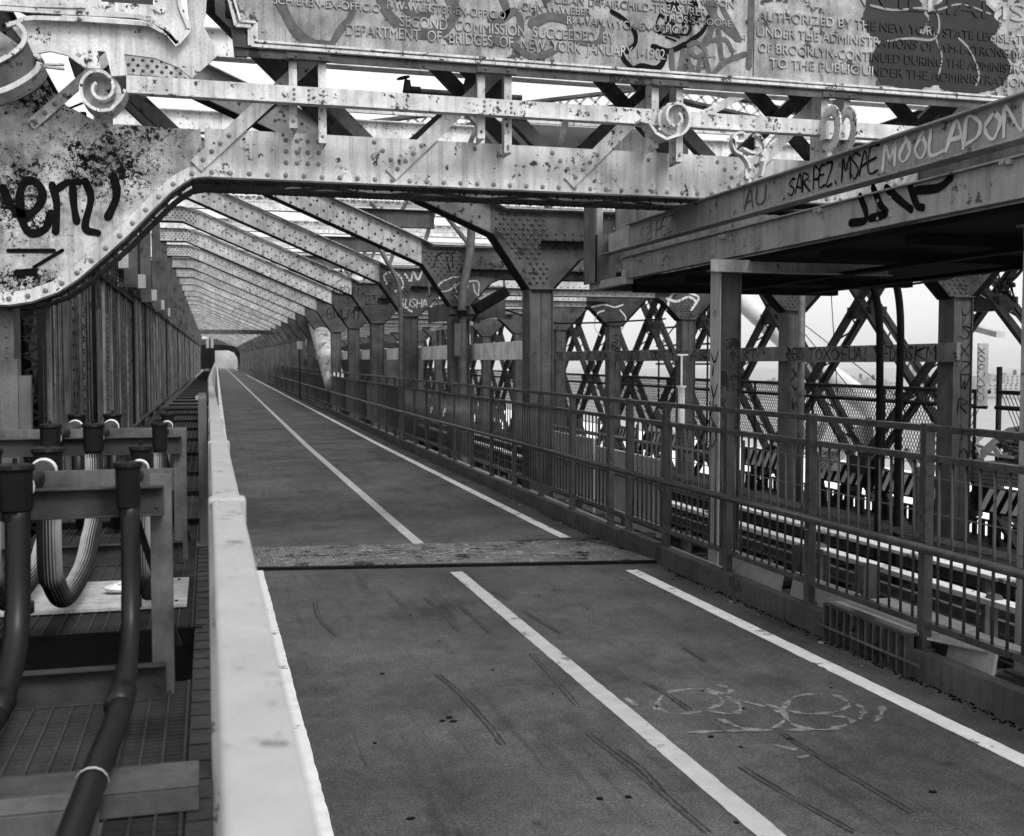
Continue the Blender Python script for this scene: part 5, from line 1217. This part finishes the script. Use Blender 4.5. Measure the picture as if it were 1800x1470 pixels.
# ================================================================== tracks
t = thing('third_rail_cover', 'near pale protective board over the electric rail, closer to the path', 'rail cover', (6.9, 3, -.6))
mb = MB(); y = 2.0
while y < 70: mb.box(6.86, 7.02, y, y+5.94, -.545+PZ(y), -.505+PZ(y)); mb.box(6.86, 6.88, y, y+5.94, -.56+PZ(y), -.545+PZ(y)); y += 6
bevel(mb.build('board', M_COVER, t)); mb = MB(); y = 2.5
while y < 50: mb.tube([(6.94, y, -.50), (6.94, y+.12, -.50)], .05, 8); mb.bar((6.94, y+.06, -1.2), (6.94, y+.06, -.55), .05, .05); y += 3
mb.build('bracket', M_GALV, t)
t = thing('third_rail_cover', 'far pale protective board over the electric rail, closer to the striped barriers', 'rail cover', (7.6, 3, -.5))
mb = MB(); y = 2.0
while y < 70: mb.box(7.50, 7.72, y, y+5.94, -.50+PZ(y), -.46+PZ(y)); y += 6
bevel(mb.build('board', M_COVER, t)); mb = MB(); y = 3.5
while y < 50: mb.bar((7.6, y, -1.2), (7.6, y, -.50), .06, .06); y += 3
mb.build('bracket', M_GALV, t)
def trk(x0, lab):
    t = thing('rail_track', lab, 'track', (x0, 0, -1.3))
    for xx in (x0, x0+1.43):
        mb = MB(); mb.box(xx-.035, xx+.035, -3, 130, -1.06, -1.02); mb.box(xx-.01, xx+.01, -3, 130, -1.15, -1.06); mb.box(xx-.07, xx+.07, -3, 130, -1.17, -1.15); mb.build('rail', M_GALV, t)
    y = -2; fp = None; rest = MB()
    for i in range(100):
        yy = -1+i*.55
        if fp is None: fp = MB().box(-1.25, 1.25, -.10, .10, 0, .12).build('tie', M_TIE, t, local=True); o = fp
        else: o = fp.copy(); COL.objects.link(o)
        o.location = (.72, yy, 0)
trk(5.0, 'near railway track on dark timber ties beside the path'); trk(7.95, 'far railway track on dark ties below the striped barriers')
# ribbed strip and small conduits by the track
mb = MB()
for i in range(6): mb.bar((8.0+i*.05, 2, -.42), (8.0+i*.05, 60, -.42+PZ(60)), .02, .02)
tag(mb.build('ribbed_walk', M_FRM), 'narrow ribbed walkway strip beyond the pale rail covers', 'walkway')
mb = MB()
for (x, z, r) in ((4.30, .02, .028), (4.40, -.04, .022), (4.55, -.12, .025)): mb.tube([(x, 2.5, z), (x, 40, z+PZ(40))], r, 8)
t2 = thing('trackside_conduits', 'group of thin grey conduits running low behind the balustrade', 'conduit', (4.3, 3, -.1)); mb.build('conduit', M_GALV, t2, smooth=True)
mb = MB(); y = 3.2
while y < 30: mb.box(4.22, 4.30, y, y+.06, -1.2, .10); mb.box(4.22, 4.6, y, y+.06, -.2, -.15); y += 1.55
mb.build('support', M_COLM, t2)
mb = MB()
for k in range(14): y = 2+k*SP*.5; mb.box(3.9, 9.3, y, y+.10, -1.28, -1.22)
mb.box(3.75, 3.95, -2, 100, -.6, -.35)
tag(mb.build('track_stringers', M_TRUSS), 'dark steel stringers below the tracks', 'stringers', kind='structure')
o = MB().box(5.6, 5.65, 15.8, 18.2, -.6, .52).build('barrier_panel', M_PATCH); tag(o, 'large pale grey equipment screen panel beside the track, seen through the balusters', 'panel')
o = MB().box(5.6, 5.65, 13.0, 15.7, -.6, .42).build('barrier_panel', M_PATCH); tag(o, 'nearer pale grey screen panel beside the track, behind the gusset column', 'panel')
mb = MB(); [mb.tube([(5.5, 11, z), (5.5, 19.5, z)], .03, 8) for z in (.62, .12)]; tag(mb.build('pipe_rail', M_GALV), 'double horizontal pipe rail in front of the pale screen panels', 'railing')
# ================================================================== far truss (right) and near truss (left)
def truss(x0, x1, ybase, n, lab, zb, zt, zn=1.25, p=3.45, m=None):
    t = thing('side_truss', lab, 'truss', (x0, ybase, zb)); m = m or M_TRUSS
    sl = .92
    proto = {}
    for d in (1, -1):
        mb = MB()
        ya, yb = (zb-zn)/sl*d, (zt-zn)/sl*d
        for xx in (x0, x1):
            mb.bar((xx, ya, zb), (xx, yb, zt), .07, .115, (1, 0, 0)); mb.bar((xx+(.05 if xx == x0 else -.05), ya, zb), (xx+(.05 if xx == x0 else -.05), yb, zt), .012, .15, (1, 0, 0))
        L = math.hypot(yb-ya, zt-zb); k = int(L/.40)
        for i in range(k):
            f0, f1 = i/k, (i+1)/k; xa, xb = (x0, x1) if i % 2 else (x1, x0)
            for off in (0,):
                mb.bar((xa, ya+(yb-ya)*f0+off, zb+(zt-zb)*f0), (xb, ya+(yb-ya)*f1+off, zb+(zt-zb)*f1), .032, .012, (0, 1, 0))
            if i % 12 == 5: mb.bar((x0, ya+(yb-ya)*f0, zb+(zt-zb)*f0), (x1, ya+(yb-ya)*f0, zb+(zt-zb)*f0), .22, .22)
        proto[d] = mb
    for d in (1, -1):
        first = None
        for i in range(n):
            y = ybase+i*p
            if first is None: first = proto[d].build('diagonal', m, t, local=True); o = first
            else: o = first.copy(); COL.objects.link(o)
            o.location = (-x0, y-ybase, PZ(y)-zb)
    for z, h in ((zb, .4), (zt, .6)):
        mb = MB()
        for xx in (x0, x1): mb.bar((xx, ybase-8, z), (xx, ybase+n*p, z+PZ(60)), .05, h)
        mb.bar(((x0+x1)/2, ybase-8, z+h/2), ((x0+x1)/2, ybase+n*p, z+h/2+PZ(60)), x1-x0+.2, .03); mb.build('chord', m, t)
    return t
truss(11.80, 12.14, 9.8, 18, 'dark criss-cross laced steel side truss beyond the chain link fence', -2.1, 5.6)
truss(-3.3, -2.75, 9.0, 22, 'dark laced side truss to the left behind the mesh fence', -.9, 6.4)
t = thing('laced_posts', 'row of dark laced upright posts left of the path above the mesh fence', 'posts', (-1.7, 13, 0))
for k in range(9):
    y = 12.0+k*SP; mb = MB(); z0, z1 = -.9, 5.1
    for xx in (-1.95, -1.60): mb.box(xx-.035, xx+.035, y-.06, y+.06, z0, z1)
    z = z0
    while z < z1: mb.bar((-1.95, y-.05, z), (-1.6, y-.05, z+.17), .03, .012, (0, 1, 0)); mb.bar((-1.6, y-.05, z), (-1.95, y-.05, z+.17), .03, .012, (0, 1, 0)); z += .17
    mb.build('post', M_FRD if k % 2 else M_TRUSS, t)
for k in range(5):
    y = Y0+SP*(k+.7); o = MB().box(-1.16, -1.03, y-.10, y-.02, 2.93+PZ(y), 3.17+PZ(y)).build('junction_box', M_PATCH); bevel(o, .01)
    tag(o, 'pale metal junction box on the %s frame column, above the left mesh fence' % ordn[k], 'junction box', 'junction boxes above the mesh fence')
# lateral lacing high above
def lat(p, q, lab, h=.32, Y=22.0):
    t = thing('laced_girder', lab, 'girder', (p[0], Y, p[1])); mb = MB()
    for o_ in (0, -h): mb.bar((p[0], Y, p[1]+o_), (q[0], Y, q[1]+o_), .22, .06)
    mb.build('chord', M_FRM, t); mb = MB(); n = int(abs(q[0]-p[0])/.32)
    for i in range(n):
        for a, b in ((0, -h), (-h, 0)):
            x0, x1 = p[0]+(q[0]-p[0])*i/n, p[0]+(q[0]-p[0])*(i+1)/n; z0, z1 = p[1]+(q[1]-p[1])*i/n, p[1]+(q[1]-p[1])*(i+1)/n; mb.bar((x0, Y-.03, z0+a), (x1, Y-.03, z1+b), .015, .045)
    mb.build('lacing', M_FRU, t); mb = MB().tube([(p[0], Y+.3, p[1]-.25), (q[0], Y+.3, q[1]-.25)], .06, 8); mb.build('pipe', M_FRM, t, smooth=True)
lat((2.3, 6.25), (9.65, 7.55), 'laced steel girder rising to the right, seen between plaque and rail'); lat((9.7, 7.55), (16.0, 6.6), 'laced steel girder falling to the right, seen between plaque and rail')
t = thing('gable_strut', 'broad pale riveted strut crossing behind the big scroll on the rail', 'strut', (8, 15, 4.6))
for (a, b) in (((1232, 205), (1300, 168)),):
    p, q = uy(*a, 15), uy(*b, 15); MB().bar((p[0]-.4, 15, p[1]-.2), (q[0]+.4, 15, q[1]+.2), .12, .12).build('bar', M_FRU, t)
p = uy(870, 240, 15.0)
o = MB().box(uy(855, 240, 15)[0], uy(1130, 240, 15)[0], 15.0, 15.1, uy(1000, 263, 15)[1], uy(1000, 222, 15)[1]).build('duct_box', mat('duct_grey', .12, .5, .15, 3)); tag(o, 'plain mid grey box duct spanning behind the pale girder, near the scroll', 'duct')
mb = MB(); mb.box(uy(1080, 240, 12)[0], uy(1210, 240, 12)[0], 12, 12.03, uy(1100, 275, 12)[1], uy(1100, 225, 12)[1]); tag(mb.build('plywood_sheet', M_WOOD), 'dark plywood sheet standing behind the girder near the scroll', 'plywood')

# ================================================================== main cables
t = thing('main_cable', 'thick wrapped bridge cable slanting down beside the near columns', 'cable', (4.7, 40, 1))
MB().tube([(4.4, 52, 6.0), (3.93, 41.6, 3.25)], .28, 18).build('wrapping', M_CABLEP, t, smooth=True)
MB().tube([(3.93, 41.6, 3.25), (3.92, 41.3, 3.16)], .37, 18).build('band', M_FRM, t, smooth=True)
MB().tube([(3.92, 41.3, 3.16), (3.86, 35.0, 1.0)], .34, 18).build('sleeve', M_CABLE, t, smooth=True)
t = thing('main_cable', 'pale far bridge cable sweeping down beyond the right truss', 'cable', (16, 28, 2))
a, b = ux(1290, 516, 16), ux(1540, 722, 16)
MB().tube(smooth_cr([(16, a[0], a[1]), (16, (a[0]+b[0])/2, (a[1]+b[1])/2-.12), (16, b[0], b[1])], 8), .30, 18).build('wrapping', M_CABLEP, t, smooth=True)
for (a_, b_, lb) in (((1372, 536), (1500, 690), 'thin steel hanger wire slanting behind the right truss, longest one'), ((1400, 560), (1580, 700), 'thin steel hanger wire slanting behind the right truss, toward the bent pipes'), ((1460, 500), (1475, 740), 'thin near vertical hanger wire behind the right truss')):
    p_, q_ = ux(*a_, 15), ux(*b_, 15); tag(MB().tube([(15, p_[0], p_[1]), (15, q_[0], q_[1])], .012, 5).build('hanger_wire', M_FRD), lb, 'wire')
# scaffold by the truss
t = thing('scaffold', 'thin pipe scaffold standing behind the third far column', 'scaffold', (13.2, 30, 0)); mb = MB()
for yy in (31.3, 29.6, 27.9): mb.tube([(13.2, yy, -1), (13.2, yy, 3.3)], .03, 6)
for z in (1.2, 1.65, 1.9, 2.2, 2.73): mb.tube([(13.2, 31.5, z), (13.2, 27.6, z)], .03, 6)
mb.tube([(13.2, 31.3, 2.2), (13.2, 29.6, 3.0)], .02, 6); mb.build('pipe', M_FRD, t, smooth=True)
# street lamp head outside the truss
t = thing('street_lamp', 'pale cobra head street lamp beyond the right truss', 'street lamp', (16, 17, 2))
a, b = ux(1716, 577, 16), ux(1742, 585, 16)
MB().bar((16, a[0], a[1]), (16, b[0]-.3, b[1]-.05), .22, .12).build('lamp_head', M_PATCH, t)
MB().tube([(16, a[0]+.0, a[1]+.02), (16, a[0]+1.2, a[1]+.05), (16, a[0]+1.5, -2)], .03, 6).build('pole', M_PATCH, t)

# ================================================================== far end of the path
Z = PZ(150)
t = thing('archway', 'dark arched steel portal at the far end of the path', 'archway', (2.5, 150, Z))
Yp = 150
def Wp(x, y): return uy(x, y, Yp)
op = [Wp(378, 648), Wp(378, 616), Wp(402, 616), Wp(412, 620), Wp(418, 630), Wp(430, 648)]
out_ = [Wp(250, 648), Wp(250, 606), Wp(395, 606), Wp(415, 609), Wp(428, 618), Wp(436, 632), Wp(440, 648)]
mb = MB()
mb.prism([Wp(330, 650), Wp(330, 606), Wp(378, 606), Wp(378, 650)], Yp, Yp+2)
mb.prism([Wp(378, 606), Wp(378, 616), Wp(402, 616), Wp(412, 620), Wp(418, 630), Wp(424, 648), Wp(440, 648), Wp(436, 632), Wp(428, 618), Wp(415, 609), Wp(395, 606)], Yp, Yp+2)
fixn(mb.build('arch', M_DECK, t))
MB().prism([Wp(340, 596), Wp(470, 596), Wp(430, 606), Wp(340, 606)], Yp, Yp+.3).build('lintel', M_FRM, t)
tag(MB().box(-8, 16, 215, 216, -2, 6).build('pale_wall', mat('pale_wall', .33, .8, .35, .25, fine=.2)), 'pale mottled wall closing the view beyond the archway', 'wall')
o = MB().box(-.9, 4.4, 58, 58.25, 3.16, 3.38).build('cross_beam', M_COLM); tag(o, 'straight grey steel cross beam high over the path before the archway', 'beam')
t = thing('path_sign', 'pair of narrow pale upright sign panels on a pole, left of the far path', 'sign', (.25, 58, 0))
MB().box(-.06, .08, 58, 58.03, 2.45, 2.95).build('panel', M_LINEC, t); MB().box(.16, .30, 58, 58.03, 2.45, 2.95).build('panel', M_LINEC, t); MB().box(.09, .15, 58.03, 58.09, .1, 3.0).build('pole', M_FRD, t)
for k, (px, lb) in enumerate(((466, 'round globe path lamp on a dark pole, nearer one beside the balustrade'), (440, 'round globe path lamp on a dark pole, farther one near the archway'))):
    X = 4.5+.5*k; y, z = ux(px, 613, X)
    t = thing('path_lamp', lb, 'lamp', (X, y, 0), 'globe lamps along the path')
    MB().tube([(X, y, 1.0), (X, y, z-.1)], .05, 8).build('pole', M_FRD, t); me = bpy.data.meshes.new('globe'); bm = bmesh.new(); bmesh.ops.create_uvsphere(bm, u_segments=14, v_segments=10, radius=.17); bm.to_mesh(me); bm.free(); me.materials.append(M_LINE)
    g = bpy.data.objects.new('globe', me); COL.objects.link(g); g.parent = t; g.location = (0, 0, z); MB().tube([(X, y, z-.16), (X, y, z+.1)], [.22, .22], 10).build('_c', M_FRD); bpy.data.objects.remove(bpy.data.objects['_c'])
t = thing('path_sign', 'small square pale notice board on the right beside the far path', 'sign', (3.9, 42, 0)); y = 42
a, b = uy(522, 600, y), uy(532, 614, y); MB().box(a[0], b[0], y, y+.03, b[1], a[1]).build('panel', M_LINEC, t); MB().box((a[0]+b[0])/2-.02, (a[0]+b[0])/2+.02, y+.03, y+.06, .3, b[1]).build('pole', M_FRD, t)

# ================================================================== city beyond the river
random.seed(31)
CI = [M_CITY]
def bldg(px0, px1, ytop, D, label, tank=False, tower=None):
    # real distance D (metres forward); width and height follow from the bearing
    X0 = uz(px0, 700, 0)[0]/uz(px0, 700, 0)[1]*D; X1 = uz(px1, 700, 0)[0]/uz(px1, 700, 0)[1]*D; z = uy(px0, ytop, D)[1]
    w = X1-X0; t = thing('city_building', label, 'building', ((X0+X1)/2, D, -38)); dp = max(30, w*.6)
    mb = MB().box(X0, X1, D, D+dp, -38, z); n = max(2, int(w/7)); mb.build('wall', M_CITY, t)
    mb = MB()
    for i in range(n):
        for j in range(int((z+36)/4.2)):
            xx = X0+(i+.3)*w/n; mb.box(xx, xx+w/n*.4, D-.3, D-.05, -34+j*4.2, -32+j*4.2)
    if mb.v: tag(mb.build('windows', M_TRUSS, t), kind='stuff')
    mb = MB().box(X0+w*.2, X0+w*.45, D+5, D+15, z, z+3.5); mb.build('roof_hut', M_CITY, t)
    if tank:
        xc = X0+w*.7; mb = MB().tube([(xc, D+8, z+2), (xc, D+8, z+6), (xc, D+8, z+8)], [2.4, 2.4, .2], 10); mb.box(xc-1.8, xc+1.8, D+6, D+10, z, z+2); mb.build('water_tank', M_TRUSS, t)
    if tower:
        for (f, h) in tower: mb = MB().box(X0+w*(.5-f/2), X0+w*(.5+f/2), D+2, D+2+w*f, z, z+h); mb.build('setback', M_CITY, t)
for i, (a, b, yt, D, lb, tk) in enumerate((
    (1440, 1482, 668, 1500, 'hazy low city block left of the right bent pipes', True), (1484, 1500, 664, 1500, 'hazy narrow city block behind the truss diagonals', False), (1500, 1525, 666, 1450, 'hazy city block with water tank beyond the far cable', True), (1528, 1545, 668, 1400, 'small hazy city block beside the left bent pipe', True),
    (1553, 1578, 672, 1500, 'low hazy block between the two bent pipes', False), (1640, 1662, 668, 1500, 'hazy city block left of the first far column', False), (1715, 1742, 666, 1300, 'hazy brick block beside the narrow notice board', True), (1742, 1766, 662, 1300, 'tall hazy block behind the dark upright pole', False),
    (1766, 1800, 660, 1280, 'hazy block with roof tanks at the right edge of the photo', True), (1735, 1790, 676, 1150, 'nearer pale low block at the right edge, above the fence', False), (1185, 1215, 664, 2200, 'faint tower block behind the third far column', False), (1132, 1146, 662, 2300, 'faint city block behind the chain link fence', False),
    (1362, 1372, 668, 1700, 'faint low block left of the second far column', False), (1425, 1445, 672, 1600, 'faint low block right of the second far column', False))): bldg(a, b, yt, D, lb, tk)
bldg(1594, 1616, 664, 2600, 'faint stepped skyscraper with spire seen between the bent pipes and the first far column', False, [(.6, 12), (.4, 32), (.2, 48), (.06, 66)])

# ================================================================== haze over the river
hm = bpy.data.materials.new('haze'); hm.use_nodes = True; hn = hm.node_tree; hn.nodes.clear()
pv = hn.nodes.new('ShaderNodeVolumePrincipled'); pv.inputs['Color'].default_value = (1, 1, 1, 1); pv.inputs['Density'].default_value = 0.00018; pv.inputs['Anisotropy'].default_value = 0.3
ho = hn.nodes.new('ShaderNodeOutputMaterial'); hn.links.new(pv.outputs[0], ho.inputs['Volume'])
MB().box(-6500, 9500, -3500, 9500, -42, 75).build('haze', hm)['kind'] = 'stuff'
